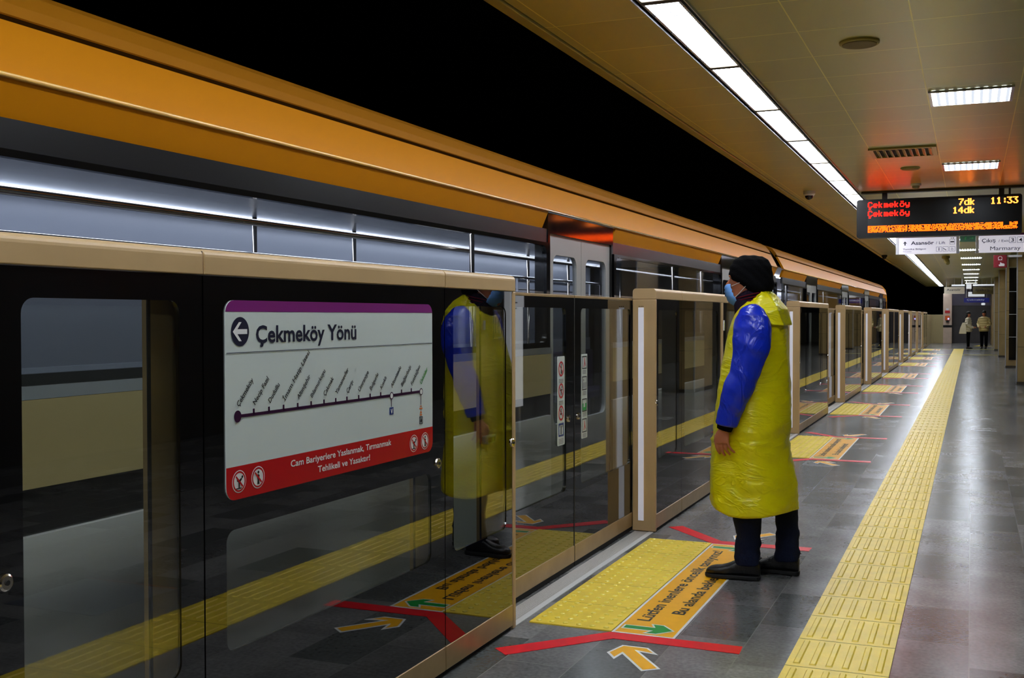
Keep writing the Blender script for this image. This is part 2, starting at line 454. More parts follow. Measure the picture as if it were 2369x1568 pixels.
def plate2(mb, yf, th, rect, r=.01):
    """rect x0,x1,z0,z1 in the XZ plane facing the camera (-y)"""
    return mb.prism([(p[0], yf, p[1]) for p in rrect(*rect, r)], (0, th, 0))
def offset_poly(p, d):
    n = len(p); out = []
    A = sum(p[i][0]*p[(i+1) % n][1]-p[(i+1) % n][0]*p[i][1] for i in range(n))
    sg = 1 if A > 0 else -1
    for i in range(n):
        a = Vector(p[i-1]); b = Vector(p[i]); c = Vector(p[(i+1) % n])
        e1 = (b-a).normalized(); e2 = (c-b).normalized()
        n1 = Vector((-e1.y, e1.x))*sg; n2 = Vector((-e2.y, e2.x))*sg
        bi = (n1+n2); L = bi.length
        if L < 1e-5: out.append(tuple(b+n1*d)); continue
        bi /= L
        out.append(tuple(b+bi*min(d/max(bi.dot(n1), .35), 3*d)))
    return out
# --- lettering
_tc = {}
def text_pts(s, bold=0):
    """returns mesh data of a string, normalised: baseline at 0, raw units size 1"""
    if (s, bold) in _tc: return _tc[(s, bold)]
    cu = bpy.data.curves.new('t', 'FONT'); cu.body = s; cu.size = 1; cu.offset = bold; cu.resolution_u = 3
    o = bpy.data.objects.new('t', cu); COL.objects.link(o)
    me = evaluated(o)
    V = [tuple(v.co) for v in me.vertices]; F = [tuple(p.vertices) for p in me.polygons]
    bpy.data.objects.remove(o); bpy.data.curves.remove(cu); bpy.data.meshes.remove(me)
    _tc[(s, bold)] = (V, F)
    return V, F
def text(mb, s, org, adv, up, height, width=None, bold=0, align='L'):
    """org: world point of the baseline start; height: capital height; width: fitted length"""
    V, F = text_pts(s, bold)
    if not V: return mb
    adv = Vector(adv).normalized(); up = Vector(up).normalized(); org = Vector(org)
    x0 = min(v[0] for v in V); x1 = max(v[0] for v in V)
    sy = height/.72
    sx = sy if width is None else width/(x1-x0)
    W = (x1-x0)*sx
    sh = {'L': 0, 'C': -W/2, 'R': -W}[align]
    n = len(mb.v)
    mb.v += [tuple(org+adv*((v[0]-x0)*sx+sh)+up*(v[1]*sy)) for v in V]
    mb.f += [tuple(n+i for i in f) for f in F]
    return mb
def flat(mb, pts): 
    n = len(mb.v); mb.v += [tuple(p) for p in pts]; mb.f.append(tuple(range(n, n+len(pts)))); return mb
def ring_flat(mb, c, r0, r1, U, V, k=28):
    c = Vector(c); U = Vector(U); V = Vector(V); n = len(mb.v)
    for r in (r0, r1): mb.v += [tuple(c+U*r*math.cos(2*PI*i/k)+V*r*math.sin(2*PI*i/k)) for i in range(k)]
    mb.f += [(n+i, n+(i+1) % k, n+k+(i+1) % k, n+k+i) for i in range(k)]
    return mb
def disc_flat(mb, c, r, U, V, k=28):
    c = Vector(c); U = Vector(U); V = Vector(V)
    return flat(mb, [c+U*r*math.cos(2*PI*i/k)+V*r*math.sin(2*PI*i/k) for i in range(k)])

# ------------------------------------------------------------------ setting
XB, XD = -1.91, -2.07            # barrier front, sliding door front
YS, YE = -6.0, 62.6
mb = MB(); mb.box(-2.2, 6.0, YS, YE+3, -.3, 0)
fl = struct(mb.build('floor', floorm))
mb = MB(); mb.box(-2.2, -2.19, YS, YE, -1.3, -.31)
struct(mb.build('trim_1', darkwall))
mb = MB(); mb.box(-8.4, -2.21, YS, YE+8, -1.4, -1.2)
struct(mb.build('floor', trackbed))
# ceiling: main deck, the trackside strip and the lamp channel between them
mb = MB()
mb.box(-1.32, 6.0, YS, YE+3, 3.0, 3.12)
mb.box(-2.16, -1.565, YS, YE, 3.0, 3.12)
mb.box(-1.565, -1.32, YS, YE+3, 3.09, 3.12)
struct(mb.build('ceiling', ceilm))
mb = MB(); mb.prism([(-2.26, YS, 3.0), (-2.165, YS, 2.985), (-2.165, YS, 3.4), (-2.26, YS, 3.4)], (0, YE-YS, 0))
struct(mb.build('trim_2', mat('ceiling_edge_metal', (186, 176, 100), .35, .2), bevel=.008))
mb = MB(); mb.box(-1.325, -1.318, YS, YE, 2.985, 3.09); mb.box(-1.572, -1.565, YS, YE, 2.985, 3.09)
struct(mb.build('trim_3', alum))
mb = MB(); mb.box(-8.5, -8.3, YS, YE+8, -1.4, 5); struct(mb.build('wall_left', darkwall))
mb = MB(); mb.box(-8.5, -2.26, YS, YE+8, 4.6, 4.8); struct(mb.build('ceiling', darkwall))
mb = MB(); mb.box(-8.5, 6.2, YS-.3, YS, -1.4, 5); struct(mb.build('wall_back', wall_stone))
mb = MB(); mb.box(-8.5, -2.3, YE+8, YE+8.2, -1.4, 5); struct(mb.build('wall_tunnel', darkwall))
mb = MB(); mb.box(4.6, 4.8, YS, YE+3, 0, 3.05); struct(mb.build('wall_right', wall_stone))
# far end wall of the platform: pale upper band over a dark lower one
mb = MB(); mb.box(-1.0, 4.6, 62.7, 62.9, 1.98, 3.0); struct(mb.build('wall_front', mat('mauve_grey_wall', (118, 112, 132), .4), bevel=0))
mb = MB(); mb.box(-1.0, 4.6, 62.74, 62.9, 0, 1.98); struct(mb.build('wall_front', greywall))
mb = MB(); mb.box(-2.2, -1.34, 61.3, 61.42, 0, 1.5); mb.box(-1.86, -1.84, 61.28, 61.3, 0, 1.5)
struct(mb.build('wall_end', mat('cream_end_barrier', (165, 150, 105), .4), bevel=.01))

# tactile paving: one long guidance strip of 40 cm tiles with raised bars
def tactile_strip():
    b = MB(); z0 = .0; th = .004
    y = -.3
    b.box(-.69, -.29, YS, 50.5, .0, th)
    o = b
    return o
strip = thing('tactile_strip', 'long yellow ribbed guidance strip running the length of the grey platform floor', 'tactile paving', (-.49, 20, 0))
b = MB(); j = MB(); j.box(-.69, -.29, YS, 51.2, .0005, .005)
y = .1
while y < 51:
    j.box(-.69, -.29, y-.0025, y+.0025, .005, .0054)
    if y < 34:
        for i in range(6):
            x = -.69+.04+i*.064
            if y < 14:
                b.prism([(x-.014, y+.035, .005), (x+.014, y+.035, .005), (x+.009, y+.04, .0095), (x-.009, y+.04, .0095)], (0, .325, 0))
            else: b.box(x-.012, x+.012, y+.035, y+.365, .005, .009)
    y += .4
rb = b.build('raised_bars', yellow, strip); rb['kind'] = 'stuff'
jointm = mat('tile_joint_dirt', (150, 128, 40), .8)
j.build('strip_base', [yellow, jointm], strip, split=6)

ORD = ['nearest', 'second', 'third', 'fourth', 'fifth', 'sixth', 'seventh', 'eighth', 'ninth']
UNIT = [6.965, 13.48, 18.66, 23.8, 28.9, 35.45, 40.55, 45.35, 50.6]      # start of the barrier unit after each doorway
LONG = {0, 4, 8}
# cross lines on the floor at the far end
for yy, lb in ((43.25, 'thin pale yellow line across the platform floor, the nearer of two'), (50.5, 'thin pale yellow line across the platform floor by the two far people')):
    b = MB(); b.box(-1.8, .95, yy, yy+.2, .006, .0085)
    tag(b.build('floor_line', studm), lb, 'floor line')
for yy in (49.5,):
    pass

# studded mat and stickers at one doorway, built once and copied along the platform
def make_mat(y0):
    b = MB(); b.box(-1.885, -1.488, y0, y0+2.07, .0005, .006)
    t = thing('tactile_mat', 'yellow studded mat at the nearest doorway, in front of the standing man', 'tactile mat', (-1.69, y0+1.03, 0), 'yellow studded mats at the doorways')
    for q in (.4, .82, 1.23, 1.65): b.box(-1.885, -1.488, y0+q, y0+q+.003, .006, .0064)
    b.build('mat_base', [yellow, jointm], t, split=6)
    b = MB()
    k = 0
    for iy in range(30):
        for ix in range(6):
            x = -1.885+.035+ix*.0655; y = y0+.035+iy*.069
            r0, r1 = .0135, .008
            b.rings([[Vector((x+r*math.cos(2*PI*q/10), y+r*math.sin(2*PI*q/10), z)) for q in range(10)] for r, z in ((r0, .006), (r0*.9, .0095), (r1, .0118))])
    s = b.build('studs', studm, t, smooth=False); s['kind'] = 'stuff'
    return t
def up(pts, z): return [(p[0], p[1], z) for p in pts]
def make_sign(y0):
    t = thing('waiting_area_sticker', 'orange floor sticker with black Turkish text under the standing man\'s front shoe', 'floor sticker', (-1.34, y0+1.03, 0), 'orange waiting stickers at the doorways')
    b = MB(); b.prism([(-1.486, y0, .0008), (-1.196, y0, .0008), (-1.196, y0+2.07, .0008), (-1.486, y0+2.07, .0008)], (0, 0, .0012)); b.build('white_border', white_v, t)
    b = MB(); flat(b, [(-1.474, y0+.012, .0024), (-1.208, y0+.012, .0024), (-1.208, y0+2.058, .0024), (-1.474, y0+2.058, .0024)]); b.build('orange_field', orange, t)
    b = MB(); text(b, 'Lütfen inenlere öncelik tanıyınız!', (-1.372, y0+.222, .0034), (0, 1, 0), (-1, 0, 0), .063, 1.64, .02); b.build('lettering', blackink, t)
    b = MB(); text(b, 'Bu alanda bekleyiniz!', (-1.250, y0+.388, .0034), (0, 1, 0), (-1, 0, 0), .063, 1.03, .02); b.build('lettering', blackink, t)
    ar = [(-1.464, .07), (-1.464, .135), (-1.330, .135), (-1.352, .183), (-1.288, .183), (-1.222, .105), (-1.288, .027), (-1.352, .027), (-1.330, .07)]
    for nm, fl_ in (('arrow', 0), ('arrow', 1)):
        g = [(x, y0+y) if not fl_ else (x, y0+2.07-y) for x, y in ar]
        b = MB(); flat(b, up(g, .003)); o = b.build('arrow_border', white_v, t)
        b = MB(); flat(b, up(offset_poly(g, .009), .0036)); b.build('green_arrow', green_v, o)
    return t
AY = 5.725
def make_tape(yc, far):
    fl_ = (lambda y: 2*AY-y) if far else (lambda y: y)
    L = [(-1.873, 4.265), (-1.795, 4.196), (-1.447, 4.593), (-1.489, 4.684)]
    R = [(-1.489, 4.684), (-1.447, 4.593), (-.891, 4.582), (-.897, 4.690)]
    t = thing('red_tape_line', 'x', 'floor tape', (-1.4, fl_(4.5), 0), 'red tape lines beside the doorways')
    for p in (L, R):
        b = MB(); b.prism([(x, fl_(y), .0008) for x, y in p], (0, 0, .0014)); b.build('tape_strip', red, t)
    return t
def make_arrow(far):
    fl_ = (lambda y: 2*AY-y) if far else (lambda y: y)
    A = [(-1.413, 4.394), (-1.381, 4.516), (-1.266, 4.516), (-1.201, 4.436), (-1.289, 4.453), (-1.145, 4.264), (-1.21, 4.21), (-1.346, 4.397), (-1.358, 4.316)]
    A = [(x, fl_(y)) for x, y in A]
    t = thing('floor_arrow', 'x', 'floor arrow', (-1.28, fl_(4.36), 0), 'orange floor arrows beside the doorways')
    b = MB(); b.prism(up(A, .0008), (0, 0, .001)); b.build('white_border', white_v, t)
    b = MB(); flat(b, up(offset_poly(A, .011), .0023)); b.build('orange_arrow', orange, t)
    return t
M0 = make_mat(4.69); S0 = make_sign(4.69)
TN = make_tape(0, False); TN['label'] = 'bent red tape line on the near side of the nearest yellow mat'
TF = make_tape(0, True); TF['label'] = 'bent red tape line beyond the nearest yellow mat, behind the man\'s legs'
AN = make_arrow(False); AN['label'] = 'orange white-edged arrow on the floor at the bottom of the photo'
AF = make_arrow(True); AF['label'] = 'orange arrow sticker seen between the standing man\'s ankles'
for i in range(1, 9):
    d = (0, UNIT[i]-6.965, 0); n = ORD[i]
    dup(M0, d, 'yellow studded mat at the %s doorway away from the camera' % n)
    dup(S0, d, 'orange floor sticker beside the yellow mat at the %s doorway' % n)
    if i < 7:
        dup(TN, d, 'bent red tape line on the near side of the %s doorway mat' % n)
        dup(TF, d, 'bent red tape line on the far side of the %s doorway mat' % n)
        dup(AN, d, 'orange floor arrow on the near side of the %s doorway mat' % n)
        dup(AF, d, 'orange floor arrow on the far side of the %s doorway mat' % n)

# ------------------------------------------------------------------ platform screen barrier
ZC0, ZC1 = 1.535, 1.605
WT, WB = 1.464, .476
def cprof(y):
    """cap section in XZ, rounded on the platform side"""
    pts = [(-2.063, ZC0), (-1.905, ZC0)]
    for i in range(6):
        t = i/5*PI/2
        pts.append((-1.905-.022+.022*math.cos(t), ZC1-.022+.022*math.sin(t)))
    for i in range(6):
        t = i/5*PI/2
        pts.append((-2.063+.022-.022*math.sin(t), ZC1-.022+.022*math.cos(t)))
    return [(x, y, z) for x, z in pts]
def unit(Y0, Y1, segs, label, is_map=False):
    """segs: list of (y0,y1,windows,lock) panels"""
    t = thing('barrier_unit', label, 'platform barrier', (-1.985, (Y0+Y1)/2, 0), 'glass barrier units along the platform edge')
    cuts = [Y0]+[s[0] for s in segs[1:]]+[Y1]
    for a, b_ in zip(cuts[:-1], cuts[1:]):
        b = MB(); b.prism(cprof(a+.0025), (0, b_-a-.005, 0)); b.build('cap', beige, t, bevel=.003)
    for a, b_ in ((Y0, Y0+.03), (Y1-.03, Y1)):
        b = MB(); b.box(-2.063, -1.905, a, b_, .005, ZC0-.001); e = b.build('end_post', beige, t, bevel=.006)
        b = MB()
        if a == Y0: b.box(-2.022, -1.985, a-.006, a, .075, 1.48)
        else: b.box(-2.022, -1.985, b_, b_+.006, .075, 1.48)
        b.build('light_strip', light_strip, e)
        b = MB()
        yy = a-.004 if a == Y0 else b_+.004
        for k in range(3): b.tube([(-2.015+k*.012, yy, 1.487), (-2.015+k*.012, yy+.003, 1.487)], .003, 8)
        b.build('screws', blackink, e)
    for (a, b_, wins, lock) in segs:
        a2 = max(a, Y0+.03)+.003; b2 = min(b_, Y1-.03)-.003
        # black glass face with window openings
        b = MB()
        zs = sorted(wins, key=lambda q: -q[2])
        ztop = ZC0-.002
        bounds = []
        for i, q in enumerate(zs):
            zb = .118 if i == len(zs)-1 else (q[2]+zs[i+1][3])/2
            frame_panel(b, XB, .012, (a2, b2, zb, ztop), (q[0], q[1], q[2], q[3]), .035)
            ztop = zb
        if not zs: b.box(XB-.012, XB, a2, b2, .118, ztop)
        b.build('glass_frame', blackglass, t)
        for q in zs:
            if len(q) > 4: continue
            b = MB(); plate(b, XB-.003, .004, (q[0]-.004, q[1]+.004, q[2]-.004, q[3]+.004), .037); b.build('window_pane', pglass, t)
        b = MB(); b.box(-2.055, XB+.003, a2, b2, .022, .116); b.build('bottom_rail', beige_m, t, bevel=.003)
        b = MB(); b.box(-2.05, -1.92, a2, b2, .0, .021); b.build('plinth', darkgap, t)
        if lock:
            b = MB(); yl = lock
            b.tube([(XB, yl, .852), (XB+.006, yl, .852), (XB+.009, yl, .852)], [.02, .019, .015], 20); o = b.build('lock', chrome, t, smooth=False)
            b = MB(); b.tube([(XB+.009, yl, .852), (XB+.0115, yl, .852)], .006, 10); b.build('keyhole', darkgap, o)
    for s in segs[1:]:
        b = MB(); b.box(-2.05, XB-.013, s[0]-.02, s[0]+.02, .02, ZC0-.005); b.build('rear_mullion', mat_mull, t)
    return t

def win(a, b_, lo=WB, hi=WT): return (a, b_, lo, hi)
# nearest unit: carries the line map
nu = unit(1.675, 4.58, [
    (1.675, 2.395, [win(1.783, 2.300)], 1.731),
    (2.395, 3.862, [win(2.490, 3.745, .910, 1.464)+('map',), win(2.490, 3.742, .480, .822)], 3.797),
    (3.862, 4.58, [win(3.940, 4.478)], 4.545)], 'nearest glass barrier unit with the white line map panel')
for a, c in ((2.228, 2.385), (3.68, 3.84), (4.29, 4.545)):
    b = MB(); b.box(-1.97, -1.955, a, c, .12, 1.53); o = b.build('inner_column', beige_m, nu)
    b = MB(); b.box(-1.955, -1.951, a-.001, a+.010, .12, 1.53); b.build('column_seal', darkgap, o)
# rubber gap at 2.395 in the cap
b = MB(); b.box(-2.05, -1.912, 2.389, 2.401, 1.54, 1.598); b.build('cap_seal', darkgap, nu)
# second unit: long, behind the standing man
u2 = unit(6.965, 11.12, [
    (6.965, 7.68, [win(7.05, 7.545)], 6.99),
    (7.68, 9.04, [win(7.77, 8.88)], None),
    (9.04, 10.40, [win(9.20, 10.31)], None),
    (10.40, 11.12, [win(10.53, 11.04)], 11.08)], 'long glass barrier unit directly behind the man in yellow')
b = MB(); b.box(-1.912, -1.902, 9.01, 9.07, .12, ZC0-.001); b.build('centre_post', beige, u2, bevel=.002)
u3 = unit(13.48, 16.38, [
    (13.48, 14.2, [win(13.56, 14.1)], 13.52),
    (14.2, 15.66, [win(14.3, 15.56)], None),
    (15.66, 16.38, [win(15.75, 16.28)], 16.34)], 'third glass barrier unit, just right of the man in yellow')
for i in (2, 3, 5, 6, 7):
    dup(u3, (0, UNIT[i]-13.48, 0), '%s glass barrier unit from the camera, standing in the receding row' % {2: 'fourth', 3: 'fifth', 5: 'seventh', 6: 'eighth', 7: 'ninth'}[i])
dup(u2, (0, UNIT[4]-6.965, 0), 'sixth glass barrier unit from the camera, a long one in the receding row')
dup(u2, (0, UNIT[8]-6.965, 0), 'farthest glass barrier unit, beside the cream end wall')
b = MB(); b.box(-2.05, -1.92, 54.8, 61.29, 0, 1.5)
struct(b.build('wall_edge', MATS['cream_end_barrier'], bevel=.01))

# ---- map and writing on the nearest unit (children of the unit's glass)
LEN = {'İmam Hatip Lisesi': .198}
def map_sign():
    t = thing('line_map_sign', 'white metro line map with purple top and red warning band, set in the nearest barrier', 'sign', (XB+.002, 3.117, .905), None)
    X = XB+.0022
    a0, a1, z0, z1 = 2.486, 3.749, .906, 1.468
    b = MB(); plate(b, X+.001, .0028, (a0, a1, z0, z1), .038); b.build('panel', paper, t)
    # bands clipped to the rounded outline
    full = rrect(a0, a1, z0, z1, .038, 8)
    def band(lo, hi):
        pts = []
        n = len(full)
        for i in range(n):
            p, q = full[i], full[(i+1) % n]
            if lo <= p[1] <= hi: pts.append(p)
            for lim in (lo, hi):
                if (p[1]-lim)*(q[1]-lim) < 0:
                    s_ = (lim-p[1])/(q[1]-p[1]); pts.append((p[0]+s_*(q[0]-p[0]), lim))
        return [(X+.0016, p[0], p[1]) for p in pts]
    b = MB(); flat(b, band(1.436, 2)); b.build('purple_band', purple, t)
    b = MB(); flat(b, band(0, 1.0)); b.build('red_band', redp, t)
    T = X+.0022
    up_ = (0, 0, 1); ad = (0, 1, 0)
    b = MB(); text(b, 'Çekmeköy Yönü', (T, 2.626, 1.347), ad, up_, .0505, .56, .022)
    disc_flat(b, (T, 2.552, 1.3795), .0415, ad, up_, 40); b.box(X+.0017, T, 2.49, 3.745, 1.3195, 1.3212)
    b.build('title_lettering', navyink, t)
    b = MB(); 
    flat(b, [(T+.0006, 2.552+y, 1.3795+z) for y, z in ((-.034, 0), (-.006, .027), (.006, .027), (-.013, .007), (.032, .007), (.032, -.007), (-.013, -.007), (.006, -.027), (-.006, -.027))])
    b.build('arrow', white_v, t)
    # the line and its stops
    b = MB(); b.box(X+.0017, T, 2.54, 3.652, 1.136, 1.145)
    disc_flat(b, (T+.0004, 2.538, 1.1405), .017, ad, up_)
    ticks = [2.614, 2.688, 2.762, 2.837, 2.911, 2.985, 3.055, 3.124, 3.2, 3.276, 3.349, None, 3.501, 3.576]
    for y in ticks:
        if y: b.box(X+.0017, T, y-.004, y+.004, 1.14, 1.157)
    ring_flat(b, (T+.001, 3.425, 1.1395), .0095, .0135, ad, up_); ring_flat(b, (T+.001, 3.652, 1.1395), .0095, .0135, ad, up_)
    b.box(X+.0017, T, 3.4235, 3.4265, 1.10, 1.128); b.box(X+.0017, T, 3.6505, 3.6535, 1.09, 1.128)
    b.build('line_diagram', darkpurple, t)
    b = MB(); disc_flat(b, (T+.0012, 3.425, 1.1395), .0096, ad, up_); disc_flat(b, (T+.0012, 3.652, 1.1395), .0096, ad, up_)
    b.build('stop_rings', white_v, t)
    names = ['Çekmeköy', 'Necip Fazıl', 'Dudullu', 'İmam Hatip Lisesi', 'Altınşehir', 'Ihlamurkuyu', 'Çakmak', 'Yamanevler', 'Çarşı', 'Ümraniye', 'Bulgurlu', 'Kısıklı', 'Altunizade', 'Bağlarbaşı', 'Fıstıkağacı']
    ys = [2.538]+[y if y else 3.425 for y in ticks]
    c = math.cos(math.radians(46)); s_ = math.sin(math.radians(46))
    for n_, y in zip(names, ys):
        b = MB(); text(b, n_, (T, y+.006, 1.166), (0, c, s_), (0, -s_, c), .0165, LEN.get(n_), .016); b.build('station_name', blackink, t)
    b = MB(); text(b, 'Üsküdar', (T, 3.656, 1.166), (0, c, s_), (0, -s_, c), .0165, None, .016); b.build('terminus_name', greenink, t)
    b = MB(); b.box(X+.0017, T, 3.411, 3.440, 1.072, 1.098); o = b.build('interchange_badge', blueink, t)
    b = MB(); flat(b, [(T+.0008, 3.4255+y, 1.085+z) for y, z in ((-.008, .008), (-.004, .008), (0, -.002), (.004, .008), (.008, .008), (.002, -.009), (-.002, -.009))]); b.build('badge_mark', white_v, o)
    b = MB(); b.box(X+.0017, T, 3.640, 3.664, 1.074, 1.079); b.box(X+.0017, T, 3.645, 3.659, 1.083, 1.087); b.box(X+.0017, T, 3.643, 3.661, 1.05, 1.055); b.prism([(X+.0017, 3.643, 1.058), (X+.0017, 3.661, 1.058), (X+.0017, 3.652, 1.069)], (.0006, 0, 0)); b.build('ferry_marks', orangeink, t)
    b = MB(); frame_panel(b, T+.0004, .0006, (3.639, 3.665, 1.018, 1.046), (3.6415, 3.6625, 1.0205, 1.0435), .002); disc_flat(b, (T+.0002, 3.652, 1.03), .007, ad, up_); b.box(X+.0017, T, 3.650, 3.654, 1.03, 1.042); b.build('rail_mark', blackink, t)
    # warning band
    for q in (('Cam Bariyerlere Yaslanmak, Tırmanmak', .9645, .625), ('Tehlikeli ve Yasaktır!', .9285, .325)):
        b = MB(); text(b, q[0], (T, 3.11, q[1]), ad, up_, .0205, q[2], .016, 'C'); b.build('warning_lettering', white_v, t)
    for k, y in enumerate((2.543, 2.632, 3.594, 3.683)):
        z = .956 if k < 2 else .951
        b = MB(); disc_flat(b, (T, y, z), .032, ad, up_); o = b.build('pictogram', white_v, t)
        b = MB(); ring_flat(b, (T+.0004, y, z), .0245, .0295, ad, up_); b.build('prohibition_ring', redp, o)
        b = MB()
        if k in (0, 2):    # someone climbing over
            flat(b, [(T+.0006, y+a, z+c_) for a, c_ in ((-.004, -.018), (.002, -.018), (.003, -.004), (.013, .006), (.011, .010), (-.002, .004), (-.010, .006), (-.011, .002), (-.004, -.002))])
            disc_flat(b, (T+.0006, y+.014, z+.012), .004, ad, up_, 12); b.box(T, T+.0006, y-.014, y+.010, z-.021, z-.018)
        else:              # someone leaning on the glass
            flat(b, [(T+.0006, y+a, z+c_) for a, c_ in ((-.005, -.020), (.006, -.020), (.004, -.006), (.007, .006), (-.001, .010), (-.006, .006), (-.003, -.008))])
            disc_flat(b, (T+.0006, y+.001, z+.015), .0045, ad, up_, 12)
        b.build('pictogram_figure', blackink, o)
        b = MB(); d = .022*.707; e = .002
        flat(b, [(T+.001, y-d-e, z+d-e), (T+.001, y-d+e, z+d+e), (T+.001, y+d+e, z-d+e), (T+.001, y+d-e, z-d-e)]); b.build('prohibition_bar', redp, o)
    return t
map_sign()
# small plates seen through the narrow pane of the nearest unit
t = thing('number_plate', 'small black-edged plate reading 16 in the narrow pane of the nearest barrier', 'number plate', (XB-.015, 4.4, 1.34))
b = MB(); frame_panel(b, XB-.0085, .002, (4.36, 4.455, 1.325, 1.452), (4.368, 4.447, 1.334, 1.443), .008); b.build('plate_edge', blackink, t)
b = MB(); text(b, '16', (XB-.0085, 4.377, 1.35), (0, 1, 0), (0, 0, 1), .07, .06, .02); b.build('number', blackink, t)
t = thing('door_release_box', 'small grey release box behind the narrow pane of the nearest barrier', 'release box', (XB-.03, 4.34, .87))
b = MB(); b.box(XB-.04, XB-.014, 4.30, 4.40, .868, .905); b.build('box', mat('grey_plastic', (150, 150, 120), .5), t, bevel=.005)
b = MB(); b.box(XB-.014, XB-.012, 4.315, 4.345, .876, .897); b.box(XB-.014, XB-.012, 4.355, 4.385, .876, .897); b.build('buttons', blackink, t)

# ---- sliding doors between the units
def leaf(y0, y1, w0, w1, side, label, lock=None):
    t = thing('sliding_door', label, 'sliding door', (XD, (y0+y1)/2, 0), 'closed sliding doors in the platform barrier')
    b = MB(); frame_panel(b, XD, .02, (y0, y1, .125, 1.525), (w0, w1, .455, 1.468), .035); b.build('glass_frame', blackglass, t)
    b = MB(); plate(b, XD-.006, .004, (w0-.004, w1+.004, .451, 1.472), .037); b.build('window_pane', pglass, t)
    b = MB(); b.box(XD-.025, XD+.003, y0, y1, 1.526, 1.541); b.build('top_rail', beige_m, t, bevel=.002)
    b = MB(); b.box(XD-.025, XD+.004, y0, y1, .03, .123); b.build('bottom_rail', beige_m, t, bevel=.003)
    b = MB(); b.box(XD-.02, XD, y0, y1, .004, .029); b.build('brush_seal', darkgap, t)
    if lock:
        b = MB(); b.tube([(XD, lock, .852), (XD+.006, lock, .852), (XD+.008, lock, .852)], [.02, .019, .014], 20); o = b.build('lock', chrome, t)
        b = MB(); b.tube([(XD+.008, lock, .852), (XD+.0105, lock, .852)], .006, 10); b.build('keyhole', darkgap, o)
    return t
def leaves(Y0, Y1, names, mid=None):
    mid = mid or (Y0+Y1)/2
    a = leaf(Y0-.02, mid-.006, Y0+.05, mid-.135, 0, names[0], mid-.095)
    c = leaf(mid+.006, Y1+.02, mid+.115, Y1-.02, 1, names[1], mid+.07)
    e = MB(); e.box(XD-.02, XD+.002, mid-.005, mid+.005, .03, 1.525)
    e.build('rubber_edge', darkgap, a)
    return a, c
d1a, d1b = leaves(4.58, 6.965, ('left sliding door leaf with red prohibition stickers, beside the nearest barrier unit', 'right sliding door leaf with framed stickers, before the second barrier unit'), 5.835)
d2a, d2b = leaves(11.12, 13.48, ('left sliding door leaf of the second doorway, mostly behind the man in yellow', 'right sliding door leaf of the second doorway, before the third barrier unit'))
prev = {2: 16.38, 3: 21.56, 4: 26.7, 5: 33.055, 6: 38.35, 7: 43.45, 8: 48.25}
for i in range(2, 9):
    d = (0, (prev[i]+UNIT[i])/2-12.3, 0)
    dup(d2a, d, 'left sliding door leaf of the %s doorway from the camera' % ORD[i])
    dup(d2b, d, 'right sliding door leaf of the %s doorway from the camera' % ORD[i])
# sills
def sill(y0, y1, label):
    t = thing('door_sill', label, 'door sill', (-2.0, (y0+y1)/2, 0), 'metal sills at the doorways')
    b = MB(); b.box(-2.045, -1.951, y0, y1, .0005, .003); b.build('ribbed_plate', steel, t)
    b = MB(); b.box(-1.95, -1.918, y0, y1, .0005, .0045); b.build('edge_strip', steel_l, t)
    b = MB()
    for k in range(7): b.box(-2.04+k*.0125, -2.034+k*.0125, y0+.005, y1-.005, .003, .0042)
    b.build('ribs', steel, t)
    return t
s0 = sill(4.582, 6.963, 'silver ribbed door sill at the nearest doorway, left of the studded mat')
for i in range(1, 9):
    Y0 = {1: 11.12}.get(i) or prev[i]
    dup(s0, (0, (Y0+UNIT[i])/2-5.7725, 0), 'silver ribbed door sill at the %s doorway away from the camera' % ORD[i])

